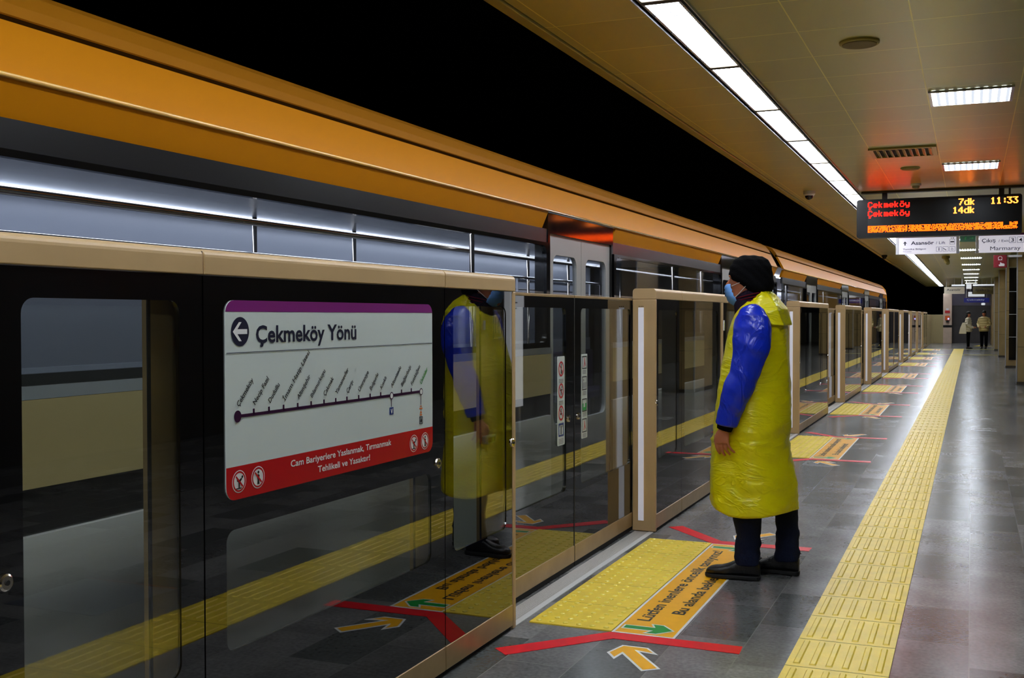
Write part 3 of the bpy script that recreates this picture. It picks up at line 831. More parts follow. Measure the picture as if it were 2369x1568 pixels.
# stickers on the nearest sliding doors
def door_sticker(y0, y1, z0, z1, kind, label):
    X = XD-.0052; X = XD+.0006
    t = thing('sticker_strip', label, 'sticker', (X, (y0+y1)/2, z0))
    ym = (y0+y1)/2; ad = (0, 1, 0); u = (0, 0, 1)
    b = MB(); plate(b, X+.001, .0015, (y0, y1, z0, z1), .008); b.build('backing', paper, t)
    if kind == 'L':
        for k, zc in enumerate((1.135, 1.015, .893)):
            b = MB(); ring_flat(b, (X+.0016, ym, zc), .031, .042, ad, u); b.build('prohibition_ring', redp, t)
            b = MB()
            if k == 0: flat(b, [(X+.0018, ym+a, zc+c) for a, c in ((-.008, -.026), (.012, -.026), (.006, -.012), (.008, .012), (-.002, .018), (-.010, .012), (-.004, -.008))]); disc_flat(b, (X+.0018, ym, zc+.022), .006, ad, u, 12)
            elif k == 1: flat(b, [(X+.0018, ym+a, zc+c) for a, c in ((-.006, -.024), (.002, -.024), (.004, -.006), (.02, .006), (.017, .012), (-.004, .006), (-.018, .01), (-.02, .004), (-.006, -.004))]); disc_flat(b, (X+.0018, ym+.012, zc+.02), .006, ad, u, 12)
            else: flat(b, [(X+.0018, ym+a, zc+c) for a, c in ((-.018, -.01), (.018, -.01), (.014, .0), (.004, .002), (.006, .014), (-.006, .014), (-.004, .002), (-.014, .0))]); disc_flat(b, (X+.0018, ym, zc+.02), .006, ad, u, 12)
            b.build('pictogram', blackink, t)
            b = MB(); d = .026; flat(b, [(X+.002, ym-d-.002, zc+d*.8), (X+.002, ym-d+.004, zc+d*.9), (X+.002, ym+d+.002, zc-d*.8), (X+.002, ym+d-.004, zc-d*.9)]); b.build('prohibition_bar', redp, t)
            b = MB()
            for q in range(3): b.box(X+.0012, X+.0016, y0+.022, y1-.022, zc-.056-q*.008, zc-.0595-q*.008)
            b.build('small_print', mat_print, t)
        b = MB(); frame_panel(b, X+.0018, .0006, (y0+.016, y1-.016, .765, .838), (y0+.026, y1-.026, .774, .826), .003); b.build('blue_frame', blueink, t)
        b = MB(); b.box(X+.0012, X+.0016, ym-.01, ym+.01, .776, .822)
        for q in range(4): b.box(X+.0012, X+.0016, y0+.02, y1-.02, .752-q*.008, .749-q*.008)
        b.build('small_print', mat_print, t)
    else:
        for k, (zc, h) in enumerate(((1.155, .075), (1.035, .08), (.908, .075), (.79, .08))):
            b = MB(); frame_panel(b, X+.0018, .0006, (y0+.012, y1-.012, zc-h/2, zc+h/2), (y0+.018, y1-.018, zc-h/2+.006, zc+h/2-.006), .003); b.build('frame', blackink, t)
            b = MB()
            if k == 2:
                b.box(X+.0012, X+.0016, y0+.02, y0+.038, zc-.03, zc+.01); b.box(X+.0012, X+.0016, y1-.038, y1-.02, zc-.03, zc+.01); b.box(X+.0012, X+.0016, ym-.012, ym+.012, zc-.03, zc-.012); b.build('green_figure', green_v, t)
            elif k in (0, 3):
                flat(b, [(X+.0018, ym+a, zc+c) for a, c in ((-.018, -.028), (-.006, -.026), (.004, -.006), (.018, -.024), (.022, -.018), (.008, .006), (.002, .028), (-.006, .026), (-.004, .0))]); b.build('red_figure', redp, t)
            else:
                for q in range(5): b.prism([(X+.0014, y0+.02+q*.012, zc-.028), (X+.0014, y0+.026+q*.012, zc-.028), (X+.0014, y0+.032+q*.012, zc+.005), (X+.0014, y0+.027+q*.012, zc+.005)], (.0004, 0, 0))
                disc_flat(b, (X+.0018, ym-.015, zc+.018), .007, ad, u, 12); b.build('grey_figure', mat_print, t)
            b = MB()
            for q in range(3): b.box(X+.0012, X+.0016, y0+.02, y1-.02, zc-h/2-.008-q*.008, zc-h/2-.0115-q*.008)
            b.build('small_print', mat_print, t)
    return t
mat_print = mat('grey_small_print', (110, 110, 112), .5)
door_sticker(5.560, 5.674, .716, 1.204, 'L', 'tall white sticker strip with red prohibition circles on the left door leaf')
door_sticker(5.956, 6.060, .716, 1.204, 'R', 'narrow white sticker strip with small framed pictures on the right door leaf')

# ------------------------------------------------------------------ ceiling fittings
def lamp_at(y, label, proto=[None]):
    if proto[0] is None:
        t = thing('strip_lamp', label, 'lamp', (-1.445, y+.785, 3.09), 'lamps of the long ceiling light row')
        b = MB(); b.box(-1.535, -1.365, y+.03, y+1.54, 3.002, 3.012); b.build('lamp_cover', lamp_e, t)
        b = MB()
        b.box(-1.55, -1.536, y+.008, y+1.562, 2.996, 3.03); b.box(-1.364, -1.35, y+.008, y+1.562, 2.996, 3.03)
        b.box(-1.55, -1.35, y+.006, y+1.564, 3.03, 3.088); b.build('housing', alum, t)
        for q in (y+.004, y+1.542):
            b = MB(); b.box(-1.55, -1.35, q, q+.024, 2.994, 3.03); b.build('end_cap', mat_mull, t)
        b = MB()
        for q in range(4):
            for x in (-1.543, -1.357): b.tube([(x, y+.25+q*.35, 2.997), (x, y+.25+q*.35, 2.992)], .004, 8)
        b.build('screws', darkgap, t)
        proto[0] = (t, y); return t
    return dup(proto[0][0], (0, y-proto[0][1], 0), label)
y = 5.37; k = 0
lamps = []
for i in range(-7, 37):
    lamps.append(i)
lamp_at(5.37, 'strip lamp at the top edge of the photo, nearest fully visible one in the row')
for i in [q for q in range(-7, 36) if q != 0]:
    if i < 0: lb = 'strip lamp of the ceiling row, %s back towards the camera' % ['first', 'second', 'third', 'fourth', 'fifth', 'sixth', 'seventh'][-i-1]
    else:
        w_ = ['', 'second', 'third', 'fourth', 'fifth', 'sixth', 'seventh', 'eighth', 'ninth', 'tenth'] + ['%dth' % q for q in range(11, 21)] + ['21st', '22nd', '23rd'] + ['%dth' % q for q in range(24, 31)] + ['31st', '32nd', '33rd'] + ['%dth' % q for q in range(34, 60)]
        lb = 'strip lamp of the long trackside ceiling row, %s from the top of the photo' % w_[i]
    lamp_at(5.37+1.572*i, lb)
def square_light(y, label, proto=[None]):
    if proto[0] is None:
        t = thing('ceiling_light', label, 'ceiling light', (0, y, 3.0), 'square ceiling lights over the platform')
        b = MB(); b.box(-.27, .245, y-.255, y+.255, 2.992, 2.997); b.build('diffuser', panel_e, t)
        b = MB(); b.box(-.29, -.271, y-.275, y+.275, 2.985, 2.9985); b.box(.246, .265, y-.275, y+.275, 2.985, 2.9985); b.box(-.271, .246, y-.275, y-.256, 2.985, 2.9985); b.box(-.271, .246, y+.256, y+.275, 2.985, 2.9985); b.build('frame', alum, t)
        proto[0] = (t, y); return t
    return dup(proto[0][0], (0, y-proto[0][1], 0), label)
sq = [8.52, 12.47, 16.4, 20.3, 24.2, 28.2, 32.15, 36.2, 40.2, 44.2, 48.4, 52.4, 56.6]
for i, yy in enumerate(sq+[4.55, .6, -3.4]):
    if i < 13: lb = ['large square ceiling light at the upper right, nearest in view', 'square ceiling light above the departure board, beyond the nearest one'][i] if i < 2 else 'square ceiling light in the far row, %s from the camera' % w_[i]
    else: lb = 'square ceiling light near the camera, %s' % ['just in front of it', 'right above it', 'behind it'][i-13]
    square_light(yy, lb)
# round speakers, vent, detectors, cameras
def disc_thing(name, label, cat, x, y, r, group=None, grille=True):
    t = thing(name, label, cat, (x, y, 2.97), group)
    b = MB(); b.rings([[Vector((x+q*math.cos(2*PI*i/32), y+q*math.sin(2*PI*i/32), z)) for i in range(32)] for q, z in ((r, 2.999), (r, 2.99), (r*.93, 2.984), (r*.88, 2.986))]); b.build('rim', MATS['ceiling_edge_metal'], t, smooth=False)
    b = MB(); b.rings([[Vector((x+q*math.cos(2*PI*i/32), y+q*math.sin(2*PI*i/32), z)) for i in range(32)] for q, z in ((r*.87, 2.988), (r*.85, 2.981), (r*.6, 2.979))]); b.build('grille', mat_grille, t)
    return t
mat_grille = mat('grille_tan', (140, 124, 78), .6)
disc_thing('ceiling_speaker', 'large round ceiling speaker grille at the upper right', 'speaker', -.605, 6.62, .112, 'round ceiling speakers')
disc_thing('ceiling_speaker', 'small looking round ceiling speaker beyond the square vent', 'speaker', -.61, 12.42, .1, 'round ceiling speakers')
t = thing('smoke_detector', 'small round smoke detector on the ceiling just before the departure board', 'smoke detector', (-.62, 13.94, 2.93))
b = MB(); b.tube([(-.62, 13.94, 2.999), (-.62, 13.94, 2.975)], .06, 20); b.build('base', whitem, t)
b = MB(); b.tube([(-.62, 13.94, 2.975), (-.62, 13.94, 2.95), (-.62, 13.94, 2.935)], [.045, .04, .02], 20); b.build('sensor', MATS['grey_plastic'], t)
t = thing('air_vent', 'square louvred air vent in the ceiling glowing red from the display', 'vent', (-.61, 11.15, 2.97))
b = MB()
for a in ((-.91, -.87, 10.85, 11.45), (-.35, -.31, 10.85, 11.45), (-.87, -.35, 10.85, 10.89), (-.87, -.35, 11.41, 11.45)): b.box(a[0], a[1], a[2], a[3], 2.982, 2.9985)
b.build('frame', MATS['ceiling_edge_metal'], t)
b = MB(); b.box(-.87, -.35, 10.89, 11.41, 2.997, 2.9985); b.build('dark_back', darkgap, t)
for k in range(9):
    b = MB(); x = -.85+k*.058
    b.prism([(x, 10.89, 2.995), (x+.006, 10.89, 2.995), (x+.036, 10.89, 2.975), (x+.03, 10.89, 2.975)], (0, .52, 0)); b.build('louvre', MATS['ceiling_edge_metal'], t)
def dome_camera(x, y, s, label, dark=False):
    t = thing('dome_camera', label, 'security camera', (x, y, 2.9))
    b = MB(); b.tube([(x, y, 2.999), (x, y, 2.96), (x, y, 2.94)], [.07*s, .07*s, .055*s], 20); b.build('housing', darkgap if dark else whitem, t)
    b = MB(); b.ball((x, y, 2.94), (.05*s, .05*s, .05*s)); b.build('dome', trainblack, t, smooth=True)
dome_camera(-1.895, 14.2, 1.05, 'white dome camera under the trackside ceiling strip, left of the departure board')
dome_camera(-2.08, 29.8, 1.0, 'small dark dome camera under the ceiling edge, below the lift sign', True)
t = thing('swivel_camera', 'olive swivel camera hanging from the ceiling behind the lift sign', 'security camera', (-.63, 31, 2.8))
b = MB(); b.tube([(-.63, 31, 2.999), (-.63, 31, 2.93)], .1, 16); b.build('mount', MATS['ceiling_edge_metal'], t)
b = MB(); b.tube([(-.63, 31, 2.93), (-.60, 30.95, 2.85), (-.57, 30.9, 2.8)], [.07, .07, .05], 16); b.build('head', MATS['ceiling_edge_metal'], t)

# departure board with led dot lettering
G = {
 'C': ('.###.', '#...#', '#....', '#....', '#....', '#...#', '.###.', '..#..', '.##..'),
 'e': ('.....', '.....', '.###.', '#...#', '#####', '#....', '.###.'),
 'k': ('#....', '#....', '#..#.', '#.#..', '##...', '#.#..', '#..#.'),
 'm': ('.....', '.....', '##.#.', '#.#.#', '#.#.#', '#.#.#', '#.#.#'),
 'o': ('.#.#.', '.....', '.###.', '#...#', '#...#', '#...#', '.###.'),
 'y': ('.....', '.....', '#...#', '#...#', '#...#', '.####', '....#', '.###.'),
 '7': ('#####', '....#', '...#.', '..#..', '..#..', '.#...', '.#...'),
 'd': ('....#', '....#', '.####', '#...#', '#...#', '#...#', '.####'),
 '1': ('..#..', '.##..', '..#..', '..#..', '..#..', '..#..', '.###.'),
 '4': ('...#.', '..##.', '.#.#.', '#..#.', '#####', '...#.', '...#.'),
 '3': ('#####', '...#.', '..#..', '...#.', '....#', '#...#', '.###.'),
 ':': ('.....', '..#..', '..#..', '.....', '..#..', '..#..', '.....')}
def led(mb, s, x0, ztop, w, h, Y, bold=False):
    """w, h: pitch of the dots"""
    x = x0
    for ch in s:
        g = G[ch]
        for r, row in enumerate(g):
            for c, v in enumerate(row):
                if v == '#':
                    mb.box(x+c*w, x+c*w+w*(1.75 if bold else 1.3), Y-.0015, Y, ztop-r*h-h*1.05, ztop-r*h)
        x += w*(6.2 if ch != ':' else 5)
BY = 14.54
t = thing('departure_board', 'black led departure board hanging from the ceiling with red and amber lettering', 'display board', (-.4, BY, 2.41))
b = MB(); plate2(b, BY, .16, (-1.352, .556, 2.412, 2.895), .03); b.build('housing', mat('black_board_case', (10, 10, 11), .4, spec=.3), t)
b = MB(); b.box(-1.215, .535, BY-.002, BY-.0005, 2.455, 2.868); b.build('screen', mat('black_screen_glass', (14, 14, 14), .25, spec=.25), t)
b = MB(); led(b, 'Cekmekoy', -1.215, 2.862, .0102, .0105, BY-.004); b.build('destination_lettering', led_red, t)
b = MB(); led(b, 'Cekmekoy', -1.215, 2.752, .0102, .0105, BY-.004); b.build('destination_lettering', led_red, t)
for q in (('7dk', -.155, 2.862), ('14dk', -.222, 2.762), ('11:33', .205, 2.862)):
    b = MB(); led(b, q[0], q[1], q[2], .0105, .0115, BY-.004, True); b.build('time_lettering', led_yel, t)
b = MB()
for i in range(150):
    for r in range(8):
        x = -1.215+i*.0115
        gap = (.27 < (i/150) < .28) or (i > 135 and r < 4 and i < 142)
        if random.random() < .80 and not gap: b.box(x, x+.0095, BY-.0055, BY-.004, 2.56-r*.0105-.0088, 2.56-r*.0105)
b.build('ticker', led_or, t)
for x in (-1.02, .33, .42):
    b = MB(); b.box(x-.03 if x < .4 else x-.012, x+.03 if x < .4 else x+.012, BY+.05, BY+.11, 2.895, 2.998); b.build('hanger', blackink, t)
b = MB(); b.box(-1.3, .9, BY+.02, BY+.14, 2.975, 2.998)
tag(b.build('ceiling_rail', mat('dark_olive_rail', (60, 52, 24), .5)), 'dark rail fixed to the ceiling above the departure board', 'rail')

SY = 20.0
def hanging_sign(x0, x1, label, rows, mt=sign_e):
    t = thing('hanging_sign', label, 'sign', ((x0+x1)/2, SY, 2.48), 'white hanging direction signs')
    b = MB(); b.box(x0+.05, x1-.05, SY, SY+.1, 2.485, 2.765); b.build('face', mt, t, bevel=.004)
    b = MB(); b.box(x0+.05, x1-.05, SY-.002, SY+.1, 2.7655, 2.80); b.build('purple_band', purple, t)
    for a, c in ((x0, x0+.048), (x1-.048, x1)):
        b = MB(); b.box(a, c, SY-.004, SY+.104, 2.48, 2.805); b.build('end_cap', whitem, t, bevel=.006)
    for x in (x0+.15, x1-.15):
        b = MB(); b.tube([(x, SY+.05, 2.8), (x, SY+.05, 2.999)], .012, 8); b.build('hanger', alum, t)
    return t
t = hanging_sign(-1.21, -.195, 'white hanging sign reading Asansör / Lift below the departure board', None)
Ys = SY-.0035
b = MB(); text(b, 'Asansör', (-.965, Ys, 2.645), (1, 0, 0), (0, 0, 1), .06, .37, .02); b.build('lettering', navyink, t)
b = MB(); flat(b, [(-1.06+x, Ys, 2.665+z) for x, z in ((-.035, .0), (0, .04), (.035, .0), (.01, .008), (.01, -.03), (-.01, -.03), (-.01, .008))]); b.build('arrow', navyink, t)
b = MB(); text(b, 'Turnike Bölgesi', (-1.095, Ys, 2.558), (1, 0, 0), (0, 0, 1), .026, .37, .01); b.build('lettering', navyink, t)
b = MB(); text(b, 'Turnstiles', (-1.095, Ys, 2.522), (1, 0, 0), (0, 0, 1), .014, .14, 0); b.build('lettering', navyink, t)
b = MB(); text(b, '/ Lift', (-.565, Ys, 2.645), (1, 0, 0), (0, 0, 1), .048, .15, 0)
b.build('lettering', navyink, t)
b = MB()
for k in range(3):
    x = -.56+k*.105
    for a in ((x, x+.004, 2.52, 2.60), (x+.086, x+.09, 2.52, 2.60), (x, x+.09, 2.52, 2.524), (x, x+.09, 2.596, 2.60)): b.box(a[0], a[1], Ys, Ys+.002, a[2], a[3])
b.box(-.515-.006, -.515+.006, Ys, Ys+.002, 2.535, 2.575); disc_flat(b, (-.515, Ys, 2.583), .007, (1, 0, 0), (0, 0, 1), 10)
flat(b, [(-.43+x, Ys, 2.54+z) for x, z in ((-.025, .035), (-.02, .04), (.035, .005), (.035, 0), (.02, 0))])
ring_flat(b, (-.307, Ys, 2.552), .012, .017, (1, 0, 0), (0, 0, 1), 16); b.box(-.312, -.307, Ys, Ys+.002, 2.565, 2.588)
for a in ((-.345, -.341, 2.635, 2.72), (-.269, -.265, 2.635, 2.72), (-.345, -.265, 2.635, 2.639), (-.345, -.265, 2.716, 2.72), (-.335, -.275, 2.67, 2.69), (-.33, -.315, 2.735, 2.75), (-.30, -.28, 2.735, 2.75)): b.box(a[0], a[1], Ys, Ys+.002, a[2], a[3])
b.build('pictograms', navyink, t)
t = hanging_sign(.06, 1.42, 'white hanging sign reading Çıkış / Exit 3 4 at the right edge of the photo', None)
b = MB(); text(b, 'Çıkış', (.155, Ys, 2.655), (1, 0, 0), (0, 0, 1), .062, .21, .008); b.build('lettering', navyink, t)
b = MB(); text(b, '/ Exit', (.41, Ys, 2.655), (1, 0, 0), (0, 0, 1), .042, .16, 0); b.build('lettering', navyink, t)
b = MB(); text(b, 'Marmaray', (.285, Ys, 2.52), (1, 0, 0), (0, 0, 1), .066, .46, 0); b.build('lettering', navyink, t)
b = MB(); text(b, '3', (.60, Ys, 2.655), (1, 0, 0), (0, 0, 1), .062, .045, .01); text(b, '4', (.72, Ys, 2.655), (1, 0, 0), (0, 0, 1), .062, .05, .01)
for x in (.575, .695):
    for a in ((x, x+.005, 2.635, 2.735), (x+.091, x+.096, 2.635, 2.735), (x, x+.096, 2.635, 2.64), (x, x+.096, 2.73, 2.735)): b.box(a[0], a[1], Ys, Ys+.002, a[2], a[3])
b.build('lettering', navyink, t)

t = thing('exit_sign', 'small dark green emergency exit sign between the two white hanging signs', 'exit sign', (-.06, 22, 2.8))
b = MB(); b.box(-.2, .09, 22, 22.06, 2.80, 2.92); b.build('case', exit_e, t)
b = MB(); flat(b, [(.0+x, 21.998, 2.862+z) for x, z in ((-.04, -.006), (.0, -.006), (.0, -.02), (.035, 0), (.0, .02), (0, .006), (-.04, .006))]); flat(b, [(-.11+x, 21.998, 2.862+z) for x, z in ((-.01, -.03), (.01, -.03), (.012, .0), (.02, .02), (-.005, .025), (-.015, .0))]); b.build('arrow', green_v, t)
b = MB(); b.tube([(-.15, 22.03, 2.92), (-.15, 22.03, 2.999)], .008, 8); b.tube([(.04, 22.03, 2.92), (.04, 22.03, 2.999)], .008, 8); b.build('hanger', alum, t)
# emergency call sign
t = thing('emergency_sign', 'square red sign with a white hand pictogram on the nearest visible pillar', 'sign', (.54, 24.7, 2.41))
b = MB(); b.box(.415, .665, 24.66, 24.69, 2.415, 2.675); b.build('plate', mat('dark_red_plate', (120, 10, 26), .5), t, bevel=.003)
b = MB(); flat(b, [(.57+x, 24.657, 2.475+z) for x, z in ((-.05, -.03), (.05, -.03), (.055, .01), (.04, .025), (.0, .03), (-.02, .05), (-.03, .045), (-.03, .01), (-.06, .0))]); ring_flat(b, (.54, 24.657, 2.61), .032, .04, (1, 0, 0), (0, 0, 1), 20); b.box(.50, .58, 24.655, 24.657, 2.57, 2.578); b.build('hand_pictogram', white_v, t)
b = MB(); b.box(.64, .95, 24.69, 24.796, 2.63, 2.67); b.build('bracket', whitem, t)
t = thing('wall_speaker', 'small white box fixed beside the red hand sign on the pillar', 'box', (.76, 24.9, 2.41))
b = MB(); b.box(.69, .855, 24.78, 24.95, 2.42, 2.62); b.build('case', MATS['grey_plastic'], t, bevel=.01)
b = MB(); b.box(.705, .84, 24.776, 24.78, 2.435, 2.605); b.build('grille', mat_grille, t)

# ------------------------------------------------------------------ pillars on the right
def pillar(y, label, x0=.858, d=.7, wdt=.45, panel=False):
    t = thing('pillar', label, 'pillar', (x0+wdt/2, y+d/2, 0), 'stone clad platform pillars')
    b = MB(); b.box(x0+.02, x0+wdt, y, y+d, 0.06, 3.0); b.build('shaft', pillar_stone, t, bevel=.01)
    b = MB(); b.box(x0+.01, x0+wdt+.01, y-.01, y+d+.01, 0.0, .06); b.build('plinth', mat_mull, t)
    b = MB(); b.box(x0, x0+.02, y-.003, y+.05, .02, 2.999); b.build('corner_trim', alum, t)
    if panel:
        b = MB(); b.box(x0+.09, x0+.43, y-.02, y-.001, .22, 2.9); p = b.build('black_panel', trainblack, t)
        b = MB()
        for z in (.62+.22, .62*2+.22, .62*3+.22): b.box(x0+.09, x0+.43, y-.022, y-.02, z, z+.012)
        b.build('panel_joints', whitem, p)
    return t
pl = [(24.8, 'nearest visible beige stone pillar at the right edge'), (32.8, 'beige pillar with a tall black panel behind the nearest visible pillar'), (41.2, 'third beige pillar receding along the right side'), (49.0, 'fourth, farthest beige pillar beside the two people')]
for y, lb in pl: pillar(y, lb, panel=(y == 32.8))
pillar(20.0, 'beige pillar mirrored in the barrier glass behind the man in yellow', x0=.9, d=1.6, wdt=.3)
b = MB(); b.box(.93, 1.8, 54, 62.7, 0, 3.0); struct(b.build('wall_side', pillar_stone))
# lit notice board seen in the glass of the nearest sliding door
t = thing('notice_board', 'pale notice board with lines of text mirrored in the nearest sliding door', 'notice board', (1.0, 11.9, .3))
b = MB(); b.box(.95, 1.02, 11.3, 12.5, .32, 1.75); b.build('panel', poster_e, t)
b = MB()
for k in range(16): b.box(.946, .95, 11.42, 11.42+.4+.5*random.random(), 1.6-k*.07, 1.585-k*.07)
b.build('text_lines', mat_print, t)
b = MB(); b.box(.96, 1.0, 11.35, 11.42, 0, .32); b.box(.96, 1.0, 12.38, 12.45, 0, .32); b.build('legs', alum, t)

# ------------------------------------------------------------------ far end details
t = thing('end_column', 'pale stone column at the end of the barrier with red and orange boxes on it', 'column', (-1.15, 61.5, 0))
b = MB(); b.box(-1.355, -.935, 61.3, 61.9, 0, 2.6); b.build('shaft', mat('pale_stone', (200, 178, 158), .4, var=.06, vscale=5), t)
b = MB(); b.box(-1.357, -.933, 61.29, 61.902, .83, .95); b.build('dark_band', darkgap, t)
t = thing('fire_notice', 'small red notice under a white pictogram on the pale end column', 'notice', (-1.15, 61.28, 1.58))
b = MB(); b.box(-1.27, -1.03, 61.27, 61.29, 1.58, 1.71); b.build('plate', redp, t)
b = MB(); b.box(-1.21, -1.09, 61.27, 61.29, 1.72, 1.83); b.build('pictogram', whitem, t)
t = thing('emergency_phone', 'orange emergency phone box on the pale end column', 'phone box', (-1.15, 61.25, 1.1))
b = MB(); b.box(-1.26, -1.04, 61.2, 61.29, 1.2, 1.44); b.build('case', mat('orange_box', (220, 95, 25), .4), t, bevel=.01)
b = MB(); b.box(-1.2, -1.08, 61.15, 61.29, 1.1, 1.2); b.build('handset', blackink, t, bevel=.02)
b = MB(); b.box(-1.13, -1.06, 61.19, 61.2, 1.24, 1.32); b.build('lit_button', mat('blue_lamp', (150, 160, 255), .4, emit=(150, 160, 255), es=1.2), t)
def far_sign(name, x0, x1, z0, z1, y, mt, label, txt=None, ink=navyink):
    t = thing(name, label, 'sign', ((x0+x1)/2, y, z0))
    b = MB(); b.box(x0, x1, y, y+.06, z0, z1); b.build('face', mt, t)
    if txt:
        b = MB(); text(b, txt, (x0+.12*(x1-x0), y-.003, z0+.45*(z1-z0)), (1, 0, 0), (0, 0, 1), (z1-z0)*.32, (x1-x0)*.7, .01); b.build('lettering', ink, t)
    b = MB()
    for x in (x0+.1*(x1-x0), x1-.1*(x1-x0)): b.box(x-.008, x+.008, y+.02, y+.04, z1, 2.999)
    if z1 < 2.98: b.build('hanger', alum, t)
    return t
far_sign('hanging_sign', -1.07, -.27, 2.36, 2.655, 50, mat('dim_white_sign', (205, 195, 175), .4, emit=(205, 195, 175), es=.06), 'dim white hanging sign at the far end, left one above the pale column', 'Asansör')
far_sign('hanging_sign', .055, .84, 2.34, 2.64, 50, olive, 'olive grey hanging sign at the far end, right one above the two people', 'Çıkış')
far_sign('departure_board', -.31, .72, 2.02, 2.22, 52.5, navy_e, 'small navy display with faint white lettering above the two far people', 'Çekmeköy', whitem)
t = thing('light_box', 'white L-shaped lit box hanging above the navy display at the far end', 'light box', (.2, 51.5, 2.25))
b = MB(); b.box(-.13, .52, 51.5, 51.56, 2.265, 2.375); b.box(-.13, .02, 51.5, 51.56, 2.375, 2.47); b.build('case', poster_e, t)
b = MB(); b.box(-.06, -.04, 51.51, 51.53, 2.47, 2.999); b.box(.4, .42, 51.51, 51.53, 2.375, 2.999); b.build('hanger', alum, t)
t = thing('light_box', 'small square white box between the far hanging signs', 'light box', (-.1, 50, 2.57))
b = MB(); b.box(-.2, .0, 50.0, 50.06, 2.57, 2.77); b.build('case', poster_e, t)
b = MB(); b.box(-.11, -.09, 50.02, 50.04, 2.77, 2.999); b.build('hanger', alum, t)
for x0, x1, lb in ((-.77, -.26, 'left white bar lamp across the far end of the platform'), (.05, .87, 'right white bar lamp across the far end of the platform')):
    b = MB(); b.box(x0, x1, 49.2, 49.32, 2.67, 2.735); t = thing('bar_lamp', lb, 'lamp', ((x0+x1)/2, 49.2, 2.67)); b.build('tube_cover', poster_e, t, bevel=.01)
    b = MB(); b.box(x0, x1, 49.2, 49.32, 2.64, 2.668); b.build('dark_base', blackink, t)
    b = MB(); b.box(x0+.1, x0+.12, 49.24, 49.26, 2.735, 2.999); b.box(x1-.12, x1-.1, 49.24, 49.26, 2.735, 2.999); b.build('hanger', alum, t)
t = thing('clock', 'small oval white clock face under the navy display at the far end', 'clock', (.45, 52, 1.9))
b = MB(); b.box(.40, .56, 52.5, 52.56, 1.9, 2.0); b.build('face', poster_e, t, bevel=.03); b = MB(); b.box(.47, .49, 52.52, 52.54, 2.0, 2.03); b.build('hanger', alum, t)
for y0, y1 in ((.35, .62), (.66, 1.0)):
    pass
b = MB(); b.prism([(.1, 56.0, .001), (.35, 56.0, .001), (.42, 57.8, .001), (.2, 56.6, .001)], (0, 0, .002)); tag(b.build('floor_reflection', yellow), 'small yellow patch painting a floor reflection behind the two far people, left one', 'floor reflection')  # flat yellow patches painted in place of glowing reflections on the floor
b = MB(); b.prism([(.55, 56.6, .001), (.60, 57.8, .001), (.72, 56.3, .001), (1.0, 56.0, .001), (.7, 55.9, .001)], (0, 0, .002)); tag(b.build('floor_reflection', yellow), 'small yellow patch painting a floor reflection by the beige pillar at the far end, right one', 'floor reflection')
# floor service hatch at the bottom right
t = thing('floor_hatch', 'metal edged floor hatch at the bottom right corner of the platform floor', 'floor hatch', (.2, 4.5, 0))
b = MB(); b.box(.003, .6, 4.0, 4.56, .0005, .0018); b.build('cover', mat('worn_grey_cover', (92, 96, 104), .35, var=.3, vscale=20), t)
b = MB(); b.box(.0, .6, 4.56, 4.58, .0005, .003); b.build('worn_edge', mat('rusty_edge', (120, 70, 50), .6, var=.6, vscale=50), t)

# ------------------------------------------------------------------ the train
TX = -2.45; TW = 2.75; TC = TX-TW/2
tr = thing('metro_train', 'amber and grey metro train with a dark window band standing behind the barrier', 'train', (TC, 16, -1.2))
def span(y0, y1, prof, name, mt, label=None, **k):
    """near-side skin: open profile of (x,z) extruded y0..y1 with thickness inward"""
    b = MB(); n = len(prof)
    th = .03
    rs = []
    for y in (y0, y1):
        rs.append([Vector((x, y, z)) for x, z in prof]+[Vector((x-th, y, z)) for x, z in reversed(prof)])
    b.rings(rs); return b.build(name, mt, tr, label=label, **k)
UP = [(-2.452, 2.092), (-2.476, 2.14), (-2.508, 2.20), (-2.545, 2.268)]
UP2 = [(-2.552, 2.29), (-2.575, 2.33), (-2.62, 2.385), (-2.68, 2.42), (-2.80, 2.455)]
doorsB = [18.9, 24.15, 29.35, 34.2]
doorsA = [12.35, 7.15, 1.40, -3.9]
DW = .68
